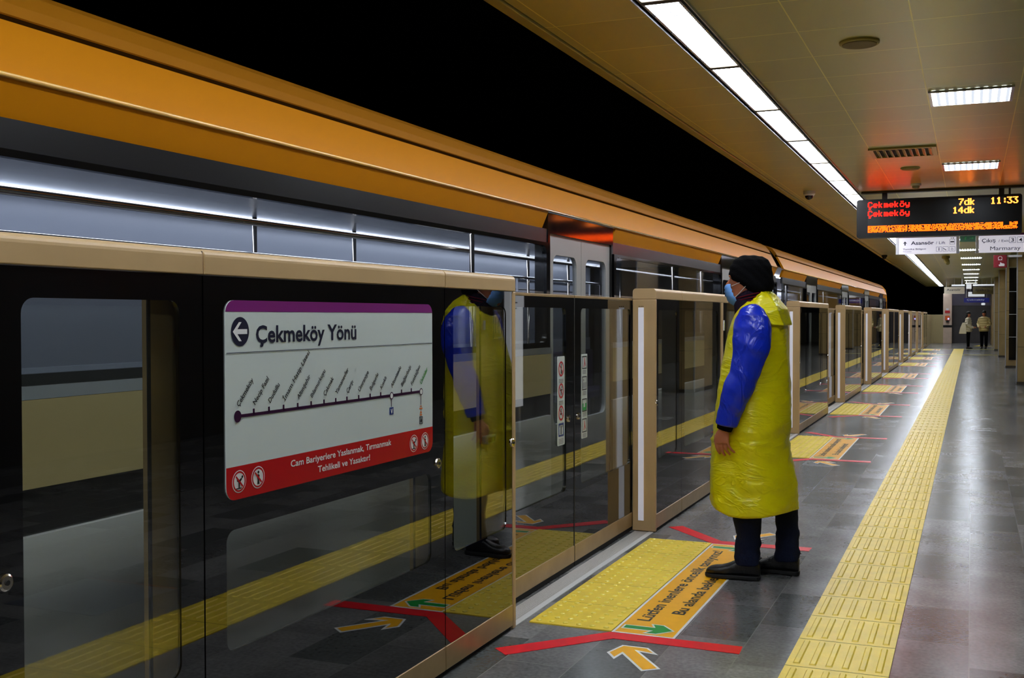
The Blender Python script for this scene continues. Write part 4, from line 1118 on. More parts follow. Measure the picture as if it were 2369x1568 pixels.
def car(y0, y1, doors, nose):
    for sgn in (1,):
        # paint bands running the whole car; crease and shoulder carry painted light
        b = MB(); b.rings([[Vector((x, y, z)) for x, z in UP]+[Vector((x-.03, y, z)) for x, z in reversed(UP)] for y in (y0, y1)]); b.build('cantrail', amber, tr, smooth=False)
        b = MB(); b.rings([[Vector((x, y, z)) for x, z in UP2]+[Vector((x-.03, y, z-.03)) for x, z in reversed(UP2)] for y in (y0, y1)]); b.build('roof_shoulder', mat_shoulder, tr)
        b = MB(); b.box(-2.58, -2.556, y0, y1, 2.262, 2.296); b.build('roof_gutter', groove, tr)
        b = MB(); b.tube([(-2.452, y0, 2.088), (-2.452, y1, 2.088)], .008, 12); b.build('crease', amber_edge, tr, smooth=True)
        # roof
        roof = [(-2.80, 2.45), (-3.0, 2.475), (-3.4, 2.50), (TC, 2.51), (2*TC+3.4, 2.50), (2*TC+3.0, 2.475), (2*TC+2.72, 2.43), (2*TC+2.5, 2.2), (2*TC+2.5, 2.15), (-2.75, 2.15)]
        b = MB(); b.rings([[Vector((x, y, z)) for x, z in roof] for y in (y0, y1)]); b.build('roof', mat_roof, tr)
    # segments between doors
    eds = sorted(doors)
    segs = []; p = y0
    for d in eds:
        if d-DW > p: segs.append((p, d-DW))
        p = d+DW
    if p < y1: segs.append((p, y1))
    for a, c in segs:
        # amber lower band under the crease
        b = MB(); b.rings([[Vector((-2.455, y, 2.082)), Vector((-2.50, y, 1.976)), Vector((-2.53, y, 1.976)), Vector((-2.49, y, 2.082))] for y in (a+.03, c-.03)]); b.build('window_header', amber, tr)
        b = MB(); b.box(-2.505, -2.475, a, c, 1.888, 1.975); b.build('letterboard', traingrey, tr)
        b = MB(); b.box(-2.50, TX, a, c, 1.188, 1.226); b.build('waist_rail', alum, tr)
        b = MB(); b.box(-2.50, TX, a, c, .935, 1.187); b.build('side_panel', trainbeige, tr)
        b = MB(); b.box(-2.52, TX-.02, a, c, .80, .934); b.build('dark_band', trainblack, tr)
        b = MB(); b.box(-2.50, TX, a, c, -.15, .799); b.build('lower_panel', trainlower, tr)
        # window band: black surround with long panes
        n = max(1, round((c-a)/4.6)); w_ = (c-a)/n
        b = MB()
        for k in range(n):
            frame_panel(b, TX-.01, .03, (a+k*w_, a+(k+1)*w_, 1.227, 1.887), (a+k*w_+.05, a+(k+1)*w_-.05, 1.26, 1.865), .05)
        b.build('window_surround', trainblack, tr)
        for k in range(n):
            b = MB(); plate(b, TX-.02, .006, (a+k*w_+.045, a+(k+1)*w_-.045, 1.255, 1.87), .05); b.build('window_pane', tglass, tr)
    for d in eds:
        # door pocket frame up to the crease and two leaves
        b = MB(); b.box(-2.56, -2.47, d-DW, d-DW+.04, -.1, 2.08); b.box(-2.56, -2.47, d+DW-.04, d+DW, -.1, 2.08); b.box(-2.56, -2.47, d-DW+.04, d+DW-.04, 1.95, 2.08); b.build('door_portal', trainblack, tr)
        for s_ in (-1, 1):
            ya, yb = (d-DW+.04, d-.004) if s_ < 0 else (d+.004, d+DW-.04)
            b = MB(); frame_panel(b, -2.485, .03, (ya, yb, -.02, 1.95), (ya+.09, yb-.09, .72, 1.82), .07); lf = b.build('door_leaf', trainlower2, tr)
            b = MB(); plate(b, -2.495, .006, (ya+.085, yb-.085, .715, 1.825), .07); b.build('door_pane', tglass, lf)
    # interior
    b = MB(); b.box(2*TC-TX+.05, TX-.05, y0, y1, -.15, -.05); b.build('car_floor', trainlower2, tr)
    fx = 2*TC-TX   # far skin x
    b = MB(); b.box(fx, fx+.04, y0, y1, -.15, 1.12); b.box(fx, fx+.04, y0, y1, 1.72, 2.15); b.build('far_wall', inwall, tr)
    b = MB(); b.box(fx+.01, fx+.02, y0, y1, 1.12, 1.72); b.build('far_windows', mat_farwin, tr)
    b = MB(); b.box(fx+.05, TX-.12, y0, y1, 2.13, 2.149); b.build('car_ceiling', inwall, tr)
    for x in (fx+.30, TX-.75):
        b = MB(); b.box(x, x+.10, y0+.2, y1-.2, 2.105, 2.125); b.build('interior_light', train_e, tr)
    for x in (fx+.55, TX-.62):
        b = MB(); b.tube([(x, y0+.3, 1.86), (x, y1-.3, 1.86)], .016, 10); b.build('handrail', chrome, tr, smooth=True)
    for z in (1.76, 1.90):
        b = MB(); b.tube([(fx+.08, y0+.2, z), (fx+.08, y1-.2, z)], .012, 8); b.build('streak_rail', chrome, tr, smooth=True)  # chrome tubes added to give bright streaks in the windows
    for k in range(len(segs)):
        a, c = segs[k]
        if c-a < 1.5: continue
        b = MB(); b.box(fx+.04, fx+.48, a+.1, c-.1, .32, .42); b.box(fx+.04, fx+.12, a+.1, c-.1, .42, .95); b.build('seat_bench', seatm, tr, bevel=.02)
        b = MB(); b.box(TX-.52, TX-.08, a+.1, c-.1, .32, .42); b.box(TX-.16, TX-.08, a+.1, c-.1, .42, .95); b.build('seat_bench', seatm, tr, bevel=.02)
        for yy in (a, c):
            for x in (TX-.55, fx+.5):
                b = MB(); b.tube([(x, yy, -.05), (x, yy, 2.13)], .017, 10); b.build('grab_pole', chrome, tr, smooth=True)
        for q in range(int((c-a)/.45)):
            yy = a+.25+q*.45
            b = MB(); b.box(fx+.535, fx+.555, yy, yy+.015, 1.70, 1.845); b.tube([(fx+.545, yy-.04, 1.68), (fx+.545, yy+.05, 1.68)], .012, 6); b.build('hanging_strap', whitem, tr)
mat_shoulder = mat('shaded_amber_shoulder', (170, 108, 12), .55, spec=.15)  # darker than the amber bands: roof edge shading put into the colour
mat_farwin = mat('dim_far_window', (124, 126, 134), .25)
mat_roof = mat('dark_train_roof', (60, 42, 16), .5)
trainlower2 = mat('train_door_grey', (160, 160, 155), .3)
car(-5.0, 15.25, doorsA, False)
car(15.8, 36.2, doorsB, True)
# gangway between the cars
b = MB()
for k in range(9):
    y = 15.26+k*.058
    b.box(2*TC-TX+.1, TX-.16, y, y+.035, -.1, 2.30)
b.box(2*TC-TX+.14, TX-.2, 15.25, 15.8, -.1, 2.27)
b.build('gangway_bellows', bellowm, tr)
# rounded cab nose
prof = [(TX, -.1), (TX, 1.2), (TX-.005, 1.9), (-2.47, 2.1), (-2.5, 2.25), (-2.6, 2.38), (-2.75, 2.44), (-3.2, 2.49), (TC, 2.51)]
full = prof+[(2*TC-x, z) for x, z in reversed(prof[:-1])]
rs = []; zt = 2.51
for t_, y in ((0, 36.2), (.12, 36.5), (.3, 36.8), (.55, 37.1), (.8, 37.3), (.95, 37.4)):
    s_ = math.sqrt(max(0, 1-t_*t_*.75)); ring = []
    for x, z in full:
        ring.append(Vector((TC+(x-TC)*(.55+.45*s_), y-(.5*t_*max(0, (z-1.0))/1.5), z if z < 1.2 else 1.2+(z-1.2)*(.45+.55*s_))))
    rs.append(ring)
b = MB(); b.rings(rs); b.build('cab_nose', amber, tr, smooth=True)
b = MB()
rs2 = [[Vector((p.x+(.01 if p.x > TC else -.01), p.y+.004, p.z)) for p in r] for r in rs]
b.rings([[p for p in r if p.z < 1.95 and p.x > TC] for r in rs2], cap=False, closed=False); b.build('cab_side_glass', trainblack, tr, smooth=True)
# underframe and wheels, low behind the platform edge
b = MB(); b.box(-4.9, -2.75, -4.5, 36.5, -.9, -.16); b.build('underframe', darkgap, tr)
for y in (-2.5, 10.5, 13.0, 18.0, 20.2, 32.5, 34.6):
    for x in (-3.05, -4.5):
        b = MB(); b.tube([(x-.06, y, -.765), (x+.06, y, -.765)], .42, 24); b.build('wheel', steel, tr)
for x in (-3.05, -4.5):
    b = MB(); b.box(x-.04, x+.04, YS, YE+7, -1.2, -1.19); b.box(x-.035, x+.035, YS, YE+7, -1.19, -1.2+.0)
    b = MB(); b.box(x-.035, x+.035, YS, YE+7, -1.205, -1.195+.0)
    tag(b.build('rail', steel), 'steel running rail under the train, %s one' % ('platform side' if x > -4 else 'tunnel side'), 'rail')

# ------------------------------------------------------------------ people
def lofted(mb, secs, k=28, pw=2.0):
    """secs: (cx, cy, z, rx, ry[, fold amp, phase])"""
    rs = []
    for s in secs:
        cx, cy, z, rx, ry = s[:5]; am = s[5] if len(s) > 5 else 0; ph = s[6] if len(s) > 6 else 0
        r = []
        for i in range(k):
            t_ = 2*PI*i/k
            c, n = math.cos(t_), math.sin(t_)
            q = (abs(c)**pw+abs(n)**pw)**(-1/pw)
            q *= 1+am*math.sin(5*t_+ph)+am*.6*math.sin(9*t_+2*ph)
            r.append(Vector((cx+rx*c*q, cy+ry*n*q, z)))
        rs.append(r)
    return mb.rings(rs)

def man():
    P = thing('person', 'man in yellow plastic coat, blue sleeves, black beanie and blue mask facing the train', 'person', (-1.07, 5.97, 0))
    cy = 5.985
    # ---- body: one continuous skin (head, neck, trunk, arms, hands, legs)
    B = MB()
    # head
    lofted(B, [(-1.10, cy, 1.745, .02, .02), (-1.105, cy, 1.738, .055, .045), (-1.108, cy, 1.715, .085, .066), (-1.11, cy, 1.68, .102, .076), (-1.112, cy, 1.645, .108, .079), (-1.114, cy, 1.61, .104, .078), (-1.12, cy, 1.575, .095, .072), (-1.135, cy, 1.54, .082, .062), (-1.15, cy, 1.51, .066, .052), (-1.16, cy, 1.49, .05, .04), (-1.165, cy, 1.483, .02, .02)])
    B.ball((-1.222, cy, 1.583), (.02, .015, .018)); B.tube([(-1.21, cy, 1.625), (-1.228, cy, 1.60), (-1.236, cy, 1.585)], [.009, .011, .012], 10)   # nose
    B.tube([(-1.205, cy-.05, 1.638), (-1.215, cy-.02, 1.642), (-1.215, cy+.02, 1.642), (-1.205, cy+.05, 1.638)], .009, 8)                               # brow
    B.ball((-1.213, cy, 1.538), (.012, .024, .008)); B.ball((-1.213, cy, 1.526), (.012, .022, .008)); B.ball((-1.21, cy, 1.502), (.02, .024, .016))   # lips, chin
    for s in (-1, 1):
        B.ball((-1.10, cy+s*.076, 1.605), (.018, .008, .028))
    B.tube([(-1.09, cy, 1.56), (-1.075, cy, 1.49), (-1.065, cy, 1.42)], [.058, .06, .075], 18)
    # trunk
    lofted(B, [(-1.06, cy, 1.45, .06, .10), (-1.06, cy, 1.41, .09, .17), (-1.06, cy, 1.33, .11, .185), (-1.06, cy, 1.2, .115, .17), (-1.06, cy, 1.05, .11, .15), (-1.05, cy, .92, .115, .17), (-1.05, cy, .82, .12, .175), (-1.05, cy, .76, .08, .12)])
    # legs: left (near, forward) and right (behind)
    LL = [((-1.08, cy-.09, .88), .088), ((-1.10, cy-.095, .7), .082), ((-1.105, cy-.095, .5), .058), ((-1.105, cy-.09, .36), .055), ((-1.10, cy-.08, .22), .045), ((-1.09, cy-.075, .09), .036)]
    RL = [((-1.03, cy+.09, .88), .082), ((-1.0, cy+.10, .7), .072), ((-.965, cy+.12, .5), .055), ((-.935, cy+.12, .36), .052), ((-.92, cy+.12, .22), .045), ((-.91, cy+.12, .09), .036)]
    for L in (LL, RL): B.tube([p for p, r in L], [r for p, r in L], 16)
    for hx, yy in ((-1.09, cy-.075), (-.91, cy+.12)):
        B.tube([(hx+.02, yy, .07), (hx-.06, yy, .06), (hx-.13, yy, .05)], [(.028, .028), (.026, .024), (.02, .015)], 12, up=(0, 0, 1))
    # arms
    near = [((-1.065, 5.80, 1.405), .055), ((-1.065, 5.765, 1.33), .05), ((-1.075, 5.755, 1.2), .045), ((-1.09, 5.75, 1.09), .042), ((-1.14, 5.745, .98), .038), ((-1.185, 5.745, .86), .029), ((-1.20, 5.748, .82), .027)]
    far = [(((p[0]), 2*cy-p[1], p[2]), r) for p, r in near]
    for A in (near, far): B.tube([p for p, r in A], [r for p, r in A], 16)
    # hands: palm, five bent fingers each
    for sd in (1, -1):
        my = (lambda y: y) if sd == 1 else (lambda y: 2*cy-y)
        hb = Vector((-1.20, 5.748, .82))
        B.tube([(-1.20, my(5.748), .825), (-1.208, my(5.748), .80), (-1.212, my(5.748), .775), (-1.212, my(5.75), .75)], [(.018, .026), (.017, .036), (.016, .040), (.014, .038)], 14, up=(1, 0, 0))
        # four fingers, from the front (index) to the back (little)
        for k, (dx, ln, r) in enumerate(((-.030, .070, .0088), (-.010, .078, .0092), (.011, .072, .0088), (.030, .058, .008))):
            x = -1.212+dx; y0 = 5.75
            c = .35+.12*k
            pts = [(x, y0, .757), (x+.002*k, y0+.002, .757-ln*.38), (x+.008+.004*k, y0+ln*.16, .757-ln*.72), (x+.014+.006*k, y0+ln*.34, .757-ln*.93)]
            B.tube([(p[0], my(p[1]), p[2]) for p in pts], [r, r, r*.93, r*.75], 10)
            B.ball((pts[-1][0], my(pts[-1][1]), pts[-1][2]), r*.78, 8, 6)
        th = [(-1.228, 5.742, .80), (-1.246, 5.735, .782), (-1.25, 5.735, .758), (-1.244, 5.738, .735)]
        if sd == 1: th = [(-1.226, 5.756, .803), (-1.246, 5.768, .785), (-1.251, 5.772, .760), (-1.247, 5.768, .738)]
        B.tube([(p[0], my(p[1]), p[2]) for p in th], [.013, .0115, .010, .0085], 10); B.ball((th[-1][0], my(th[-1][1]), th[-1][2]), .0086, 8, 6)
    fused(B, 'body', skin, P, .0042, 3)
    # eyes
    for s in (-1, 1):
        b = MB(); b.ball((-1.190, cy+s*.031, 1.622), (.012, .012, .009)); e = b.build('eye', whitem, P, smooth=True)
        b = MB(); b.ball((-1.200, cy+s*.031, 1.622), (.004, .006, .006)); b.build('iris', blackink, e, smooth=True)
        b = MB(); b.tube([(-1.213, cy+s*.018, 1.648), (-1.211, cy+s*.035, 1.651), (-1.198, cy+s*.053, 1.646)], .004, 6); b.build('eyebrow', hairm, P)
    # ---- beanie: slouchy knitted cap with a tuck at the nape
    b = MB()
    lofted(b, [(-1.106, cy, 1.752, .03, .03), (-1.107, cy, 1.746, .062, .055), (-1.107, cy, 1.725, .092, .085), (-1.106, cy, 1.69, .113, .098), (-1.106, cy, 1.65, .119, .100), (-1.098, cy, 1.615, .113, .102), (-1.08, cy, 1.592, .098, .101), (-1.068, cy, 1.572, .084, .098), (-1.06, cy, 1.555, .07, .09)], 36)
    b.ball((-1.035, cy, 1.60), (.05, .075, .048)); b.ball((-1.02, cy, 1.65), (.03, .06, .05))
    def knit(v):
        d = Vector((v.x+1.10, v.y-cy, v.z-1.64)); l = d.length
        q = d.z*.9+d.x*.75+1.2*d.x*d.x
        return v+d.normalized()*(.0022*math.sin(q*62+v.y*8)*max(0, min(1, (v.x+1.19)*9))+.0015*math.sin(q*140+v.y*25))
    fused(b, 'beanie', blackcloth, P, .005, 4, fn=knit)
    b = MB(); b.tube([(-1.0, cy-.03, 1.62), (-.992, cy-.035, 1.60), (-1.0, cy-.03, 1.58), (-1.015, cy-.02, 1.572)], .003, 6); b.build('drawcord', blackcloth, P)
    # ---- surgical mask with pleats and ear loops
    b = MB()
    rs = []
    for z, x0, hw, dp in ((1.597, -1.234, .030, .022), (1.588, -1.246, .037, .034), (1.572, -1.250, .045, .042), (1.567, -1.245, .047, .043), (1.553, -1.251, .053, .048), (1.548, -1.244, .054, .048), (1.532, -1.246, .059, .054), (1.527, -1.238, .060, .054), (1.507, -1.232, .056, .055), (1.490, -1.217, .044, .045), (1.480, -1.20, .03, .03)):
        r = []
        for i in range(15):
            t_ = (i/14-.5)*PI*.96
            r.append(Vector((x0+dp*(1-math.cos(t_))**1.0*1.15, cy+math.sin(t_)*hw*1.22, z)))
        rs.append(r)
    n_ = len(rs)
    rs_in = [[Vector((p.x+.003, p.y, p.z)) for p in r] for r in rs]
    ring = [r+list(reversed(ri)) for r, ri in zip(rs, rs_in)]
    b.rings(ring); o = b.build('face_mask', maskm, P, smooth=True)
    for s in (-1, 1):
        b = MB()
        b.tube([(-1.20, cy+s*.052, 1.585), (-1.16, cy+s*.074, 1.60), (-1.12, cy+s*.088, 1.61), (-1.10, cy+s*.088, 1.60)], .0018, 6)
        b.tube([(-1.19, cy+s*.06, 1.515), (-1.16, cy+s*.07, 1.54), (-1.125, cy+s*.084, 1.575), (-1.10, cy+s*.088, 1.60)], .0018, 6)
        b.build('ear_loop', whiteloop, o)
    # ---- scarf
    b = MB()
    lofted(b, [(-1.085, cy, 1.565, .055, .065), (-1.09, cy, 1.56, .072, .078), (-1.10, cy, 1.535, .088, .088), (-1.105, cy, 1.505, .092, .098), (-1.10, cy, 1.475, .095, .11), (-1.09, cy, 1.44, .10, .13), (-1.08, cy, 1.40, .10, .13)])
    fused(b, 'scarf', darkcloth, P, .006, 3)
    b = MB()
    for q in range(3):
        pts = [(-1.10+.093*math.cos(t_)+.0, cy+.096*math.sin(t_), 1.535-q*.016+.022*math.cos(t_)) for t_ in [i/24*2*PI for i in range(25)]]
        b.tube(pts, .0035, 6)
    b.build('scarf_stripes', redstripe, P)
    # ---- yellow apron coat
    b = MB()
    G_ = [  # z, front x, back x, half width in y
        (1.50, -1.130, -.975, .12), (1.47, -1.160, -.945, .155), (1.43, -1.185, -.918, .175), (1.40, -1.200, -.908, .185), (1.33, -1.222, -.902, .195), (1.26, -1.236, -.900, .198),
        (1.14, -1.264, -.890, .205), (1.02, -1.283, -.882, .212), (.90, -1.300, -.879, .218), (.83, -1.309, -.880, .222), (.78, -1.314, -.888, .224), (.752, -1.316, -.896, .225),
        (.72, -1.318, -.890, .227), (.66, -1.321, -.889, .229), (.567, -1.323, -.877, .232), (.50, -1.320, -.870, .234), (.45, -1.317, -.865, .236), (.41, -1.316, -.861, .238), (.375, -1.313, -.862, .238)]
    secs = []
    for i, (z, xf, xb, hw) in enumerate(G_):
        am = .0 if z > 1.3 else .010+.012*min(1, (1.3-z)/.9)
        secs.append(((xf+xb)/2, cy, z, (xb-xf)/2, hw, am, .6+z*1.3))
    b2 = MB()
    lofted(b2, secs, 96, 2.35)
    # hollow skirt: remove cap faces so that legs pass; keep as an open shell with thickness
    b2.f = [f for f in b2.f if len(f) == 4]
    off = wl(P)
    me = bpy.data.meshes.new('apron_coat'); me.from_pydata([tuple(Vector(v)-off) for v in b2.v], [], b2.f)
    bm = bmesh.new(); bm.from_mesh(me)
    bmesh.ops.subdivide_edges(bm, edges=[e for e in bm.edges if e.calc_length() > .016], cuts=2, use_grid_fill=True)
    bmesh.ops.recalc_face_normals(bm, faces=bm.faces)
    from mathutils import noise
    for v in bm.verts:
        p = v.co+off
        # hem line dips at the side towards the camera
        if p.z < .47:
            hang = .365+.034*max(0, min(1, (-1.17-p.x)/.11))+.022*max(0, min(1, (p.x+1.0)/.13))-.008*math.exp(-((p.x+1.11)/.07)**2)
            k_ = (p.z-.375)/.095
            p = Vector((p.x, p.y, hang+k_*(.47-hang)))
        c_ = Vector(((p.x+1.09), (p.y-cy), 0))
        if c_.length < 1e-6: continue
        d = c_.normalized()
        am = .004+.011*max(0, min(1, (1.35-p.z)/.5))
        n1 = noise.noise(Vector((p.x*5, p.y*5, p.z*2.2)))
        n2 = noise.noise(Vector((p.x*14+3, p.y*14, p.z*22)))
        n3 = abs(noise.noise(Vector((p.x*9+7, p.y*9, p.z*16+2))))
        fold = 0
        for fz, fa in ((.745, .006), (.52, .004), (.95, .004), (1.13, .003), (.62, .002), (.86, .003)):
            fold += fa*math.exp(-((p.z-fz-.008*math.sin(p.x*23))/.006)**2)
        p += d*(am*n1*1.6+am*.45*n2-am*.7*n3+fold)
        v.co = p-off
    bm.to_mesh(me); bm.free()
    for p in me.polygons: p.use_smooth = True
    me.materials.append(raincoat)
    o = bpy.data.objects.new('apron_coat', me); COL.objects.link(o); o.parent = P
    sm = o.modifiers.new('thick', 'SOLIDIFY'); sm.thickness = .0025; sm.offset = -1
    # shoulder yoke, closes the coat over the shoulders, with the hood flap lying on the back
    b = MB()
    lofted(b, [(-1.085, cy, 1.565-.012, .062, .075), (-1.075, cy, 1.53, .085, .095), (-1.06, cy, 1.497, .105, .13), (-1.055, cy, 1.465, .118, .165), (-1.05, cy, 1.43, .13, .185), (-1.048, cy, 1.38, .13, .19)], 40)
    # hood: peak behind the neck down to the flap edge
    b.prism([(-1.035, cy-.10, 1.565), (-1.035, cy+.10, 1.565), (-1.02, cy+.05, 1.50), (-1.02, cy-.05, 1.50)], (-.0, 0, .004))
    b.rings([[Vector(p) for p in r] for r in (
        [(-1.06, cy-.09, 1.545), (-1.02, cy-.06, 1.562), (-1.01, cy, 1.568), (-1.02, cy+.06, 1.562), (-1.06, cy+.09, 1.545), (-1.06, cy, 1.50)],
        [(-1.07, cy-.15, 1.495), (-.975, cy-.12, 1.515), (-.955, cy, 1.52), (-.975, cy+.12, 1.515), (-1.07, cy+.15, 1.495), (-1.05, cy, 1.45)],
        [(-1.02, cy-.19, 1.43), (-.935, cy-.15, 1.455), (-.91, cy, 1.46), (-.935, cy+.15, 1.455), (-1.02, cy+.19, 1.43), (-1.0, cy, 1.40)],
        [(-.965, cy-.185, 1.372), (-.905, cy-.14, 1.372), (-.888, cy, 1.372), (-.905, cy+.14, 1.372), (-.965, cy+.185, 1.372), (-.96, cy, 1.372)])])
    def crease(v):
        n1 = noise.noise(Vector((v.x*12, v.y*12, v.z*12)))
        dz = -.45*max(0, -1.03-v.x)*max(0, min(1, (v.z-1.40)/.08))
        return v+Vector((.006*n1, 0, .004*n1+dz))
    fused(b, 'coat_hood', raincoat, P, .006, 3, fn=crease)
    b = MB(); b.box(-1.216, -1.212, cy-.19, cy-.165, 1.345, 1.40); b.build('coat_tape', whiteloop, P)
    # ---- blue sleeves with dark cuffs
    for sd in (1, -1):
        my = (lambda y: y) if sd == 1 else (lambda y: 2*cy-y)
        S = [((-1.062, 5.83, 1.462), (.04, .03)), ((-1.062, 5.80, 1.445), (.068, .05)), ((-1.06, 5.775, 1.405), (.093, .068)), ((-1.058, 5.76, 1.35), (.103, .078)), ((-1.062, 5.752, 1.27), (.098, .078)), ((-1.075, 5.748, 1.19), (.086, .072)), ((-1.095, 5.745, 1.11), (.078, .067)), ((-1.128, 5.742, 1.03), (.075, .064)), ((-1.155, 5.741, .96), (.067, .058)), ((-1.175, 5.743, .90), (.061, .052)), ((-1.188, 5.745, .848), (.058, .048)), ((-1.189, 5.745, .843), (.045, .038))]
        b = MB(); b.tube([(p[0], my(p[1]), p[2]) for p, r in S], [(r[1], r[0]) for p, r in S], 28, up=(1, 0, 0))
        def wr(v):
            n1 = noise.noise(Vector((v.x*13, v.y*13, v.z*4+sd)))
            n2 = noise.noise(Vector((v.x*9, v.y*9+4, v.z*19+v.x*10)))
            ax = Vector((v.x+1.08+.25*max(0, 1.15-v.z), v.y-my(5.75), 0))
            if ax.length < 1e-5: return v
            return v+ax.normalized()*(.008*n1+.005*n2)
        fused(b, 'sleeve', sleevem, P, .0055, 4, fn=wr)
        b = MB(); b.tube([(-1.187, my(5.745), .862), (-1.196, my(5.747), .835), (-1.20, my(5.748), .822)], [(.034, .044), (.033, .043), (.031, .040)], 20, up=(1, 0, 0)); b.build('cuff', blackcloth, P, smooth=True)
    # ---- trousers
    b = MB()
    for L, sx in (([((-1.075, cy-.085, .9), .115), ((-1.10, cy-.09, .7), .105), ((-1.108, cy-.09, .5), .088), ((-1.108, cy-.088, .36), .078), ((-1.10, cy-.08, .25), .068), ((-1.104, cy-.078, .17), .064), ((-1.108, cy-.076, .125), .068), ((-1.108, cy-.075, .085), .066)], 0),
                  ([((-1.03, cy+.09, .9), .10), ((-1.0, cy+.10, .7), .088), ((-.965, cy+.12, .5), .078), ((-.932, cy+.12, .36), .064), ((-.925, cy+.12, .25), .06), ((-.928, cy+.12, .17), .064), ((-.925, cy+.12, .12), .068), ((-.922, cy+.12, .08), .066)], 1)):
        b.tube([p for p, r in L], [r for p, r in L], 20)
    lofted(b, [(-1.05, cy, 1.0, .11, .16), (-1.05, cy, .9, .13, .19), (-1.05, cy, .8, .12, .18), (-1.05, cy, .76, .08, .1)])
    def crump(v):
        n1 = noise.noise(Vector((v.x*14, v.y*14, v.z*24)))
        k_ = 1.0 if v.z < .25 else .4
        return v+Vector((.010*n1*k_, .006*n1*k_, 0))
    fused(b, 'trousers', denim, P, .006, 3, fn=crump)
    # ---- shoes
    for hx, yy, tw in ((-1.04, cy-.075, -.01), (-.862, cy+.12, .03)):
        b = MB(); L = .285
        # sections from heel to toe: (dist, half width, bottom, top)
        rs = []
        for d, hw, zb, zt_ in ((-.002, .012, .03, .06), (.0, .026, .022, .10), (.02, .034, .02, .125), (.06, .037, .02, .128), (.10, .037, .02, .120), (.13, .040, .02, .102), (.17, .046, .02, .082), (.205, .050, .02, .070), (.24, .049, .02, .067), (.265, .042, .02, .060), (.28, .030, .022, .050), (.287, .015, .026, .040)):
            r = []
            for i in range(20):
                t_ = 2*PI*i/20; c = math.cos(t_); s_ = math.sin(t_)
                q = (abs(c)**2.6+abs(s_)**2.6)**(-1/2.6)
                r.append(Vector((hx-d, yy+tw*d/.28+hw*c*q, (zb+zt_)/2+(zt_-zb)/2*s_*q)))
            rs.append(r)
        b.rings(rs); b.tube([(hx-.055, yy, .09), (hx-.052, yy, .135)], [.042, .045], 18)
        o = fused(b, 'shoe', leather, P, .0045, 2)
        b = MB(); pts = []
        for d, hw in ((-.004, .02), (.01, .033), (.06, .040), (.11, .040), (.17, .048), (.21, .052), (.25, .049), (.275, .036), (.288, .022), (.293, .008)): pts.append((d, hw))
        out = [(hx-d, yy+tw*d/.28+hw) for d, hw in pts]+[(hx-d, yy+tw*d/.28-hw) for d, hw in reversed(pts)]
        b.prism([(x, y, .006) for x, y in out], (0, 0, .02)); b.prism([(x, y, .0035) for x, y in out if x > hx-.09], (0, 0, .01))
        b.build('sole', rubber, o, bevel=.004)
        b = MB()
        for q in range(4):
            x = hx-.115-q*.017; z = .118-q*.0115
            b.tube([(x, yy-.024, z-.013), (x+.003, yy, z-.003), (x, yy+.024, z-.013)], .0028, 6)
        b.build('laces', blackink, o)
        b = MB(); b.tube([(hx-.01, yy, .105), (hx+.008, yy, .125), (hx+.013, yy, .12)], .004, 6); b.build('heel_tab', leather, o)
    return P
man()

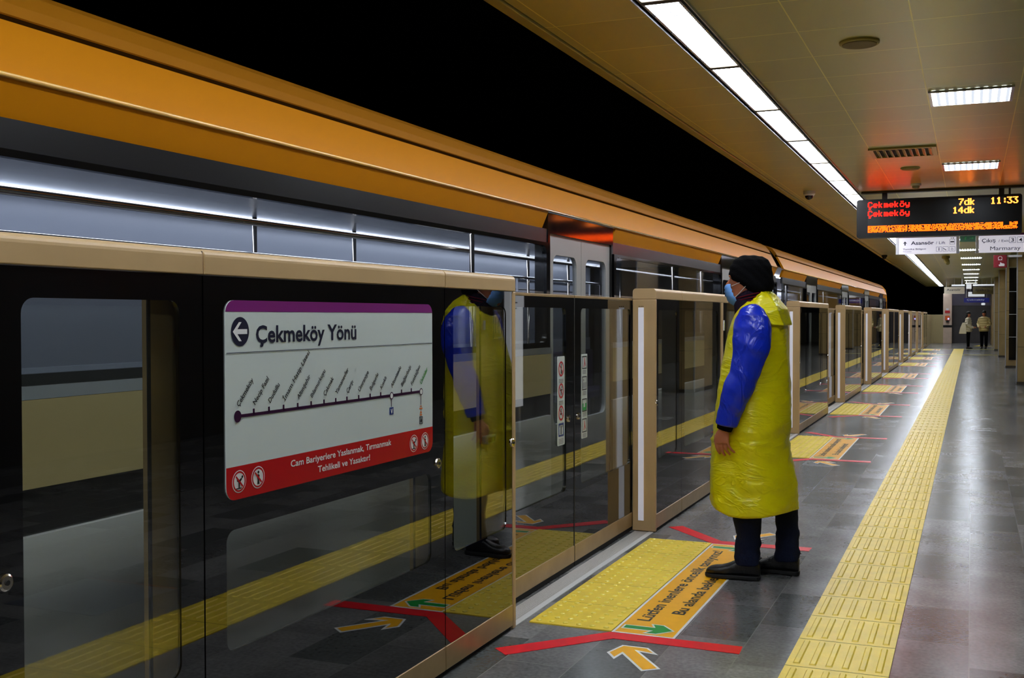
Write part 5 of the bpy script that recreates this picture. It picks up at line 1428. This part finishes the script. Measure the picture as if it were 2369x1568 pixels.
def walker(x, y, rot, H, jac, hair_long, label, bag):
    """small far figure, built at the origin facing -x then turned"""
    P = thing('person', label, 'person', (0, 0, 0))
    s = H/1.7
    def S(p): return (p[0]*s, p[1]*s, p[2]*s)
    B = MB()
    lofted(B, [(0*s, 0, 1.70*s, .02*s, .02*s), (0, 0, 1.67*s, .07*s, .06*s), (0, 0, 1.6*s, .09*s, .075*s), (-.005*s, 0, 1.54*s, .085*s, .07*s), (-.02*s, 0, 1.49*s, .06*s, .05*s)], 16)
    B.tube([S((-.07, 0, 1.59)), S((-.10, 0, 1.565))], .012*s, 8)
    B.tube([S((0, 0, 1.53)), S((.01, 0, 1.40))], [.05*s, .055*s], 12)
    lofted(B, [(0, 0, 1.42*s, .07*s, .15*s), (0, 0, 1.2*s, .10*s, .16*s), (0, 0, .95*s, .11*s, .16*s), (0, 0, .85*s, .1*s, .15*s)], 16)
    for q in (-1, 1):
        B.tube([S((0, q*.08, .9)), S((-.02*q, q*.09, .5)), S((-.01*q, q*.09, .08))], [.08*s, .055*s, .035*s], 12)
        B.tube([S((0, q*.17, 1.38)), S((.02, q*.24, 1.12)), S((-.16, q*.17, .98)), S((-.25, q*.12, .98))], [.05*s, .042*s, .03*s, .025*s], 10)
        B.tube([S((-.25, q*.12, .98)), S((-.30, q*.11, .98))], [(.02*s, .035*s), (.015*s, .03*s)], 10)
        for f in range(4): B.tube([S((-.29, q*(.09+.015*f), .985)), S((-.34, q*(.085+.015*f), .975)), S((-.36, q*(.085+.015*f), .955))], [.008*s, .008*s, .006*s], 6)
        B.tube([S((-.27, q*.13, 1.0)), S((-.31, q*.135, 1.02))], .009*s, 6)
    fused(B, 'body', skin, P, .009, 2)
    b = MB()
    lofted(b, [(.0, 0, 1.45*s, .07*s, .10*s), (0, 0, 1.40*s, .12*s, .2*s), (0, 0, 1.2*s, .15*s, .22*s), (0, 0, 1.0*s, .16*s, .22*s), (0, 0, .82*s, .17*s, .22*s), (0, 0, .78*s, .15*s, .2*s)], 20)
    for q in (-1, 1):
        b.tube([S((0, q*.16, 1.38)), S((.02, q*.25, 1.12)), S((-.16, q*.18, .98)), S((-.23, q*.13, .98))], [.08*s, .075*s, .06*s, .05*s], 12)
    def puff(v): return v*(1+.0)+Vector((.008*math.sin(v.z*60), .008*math.sin(v.z*60), 0))
    fused(b, 'jacket', jac, P, .011, 2, fn=puff)
    b = MB()
    for q in (-1, 1): b.tube([S((0, q*.08, .9)), S((-.02*q, q*.09, .5)), S((-.01*q, q*.09, .1))], [.1*s, .075*s, .06*s], 12)
    fused(b, 'trousers', blackcloth, P, .01, 2)
    for q in (-1, 1):
        b = MB(); b.tube([S((.06, q*.09, .045)), S((-.05, q*.09, .045)), S((-.17, q*.09, .03))], [(.035*s, .042*s), (.04*s, .04*s), (.035*s, .025*s)], 12, up=(0, 0, 1)); b.build('shoe', leather, P, smooth=True)
    b = MB()
    b.ball(S((.005, 0, 1.645)), (.105*s, .088*s, .085*s)); b.ball(S((.05, 0, 1.56)), (.07*s, .085*s, .1*s))
    if hair_long: b.ball(S((.09, 0, 1.47)), (.04*s, .07*s, .12*s))
    fused(b, 'hair', hairm, P, .009, 2)
    P.location = (x, y, 0); P.rotation_euler = (0, 0, rot)
    if bag:
        t = thing('tote_bag', 'large pale tote bag hanging at the side of the left far person', 'bag', (0, 0, 0))
        b = MB(); b.rings([[Vector(p) for p in r] for r in ([(-.17, -.07, 0), (.13, -.07, 0), (.13, .07, 0), (-.17, .07, 0)], [(-.12, -.06, .25), (.12, -.06, .25), (.12, .06, .25), (-.12, .06, .25)], [(-.03, -.02, .48), (.09, -.02, .48), (.09, .02, .48), (-.03, .02, .48)])]); b.build('bag_body', cream, t, bevel=.02)
        b = MB(); b.tube([(0, 0, .46), (.02, .12, .66), (.06, 0, .46)], .008, 6); b.build('strap', blackcloth, t)
        t.location = (x-.20, y-.42, .70*s)
    return P
walker(-.12, 51.35, PI*.95, 1.60, cream, True, 'person on the left of the far pair in a cream coat with dark trousers', True)
walker(.51, 51.6, PI*.42, 1.64, puffer, False, 'person on the right of the far pair in a beige puffer jacket', False)
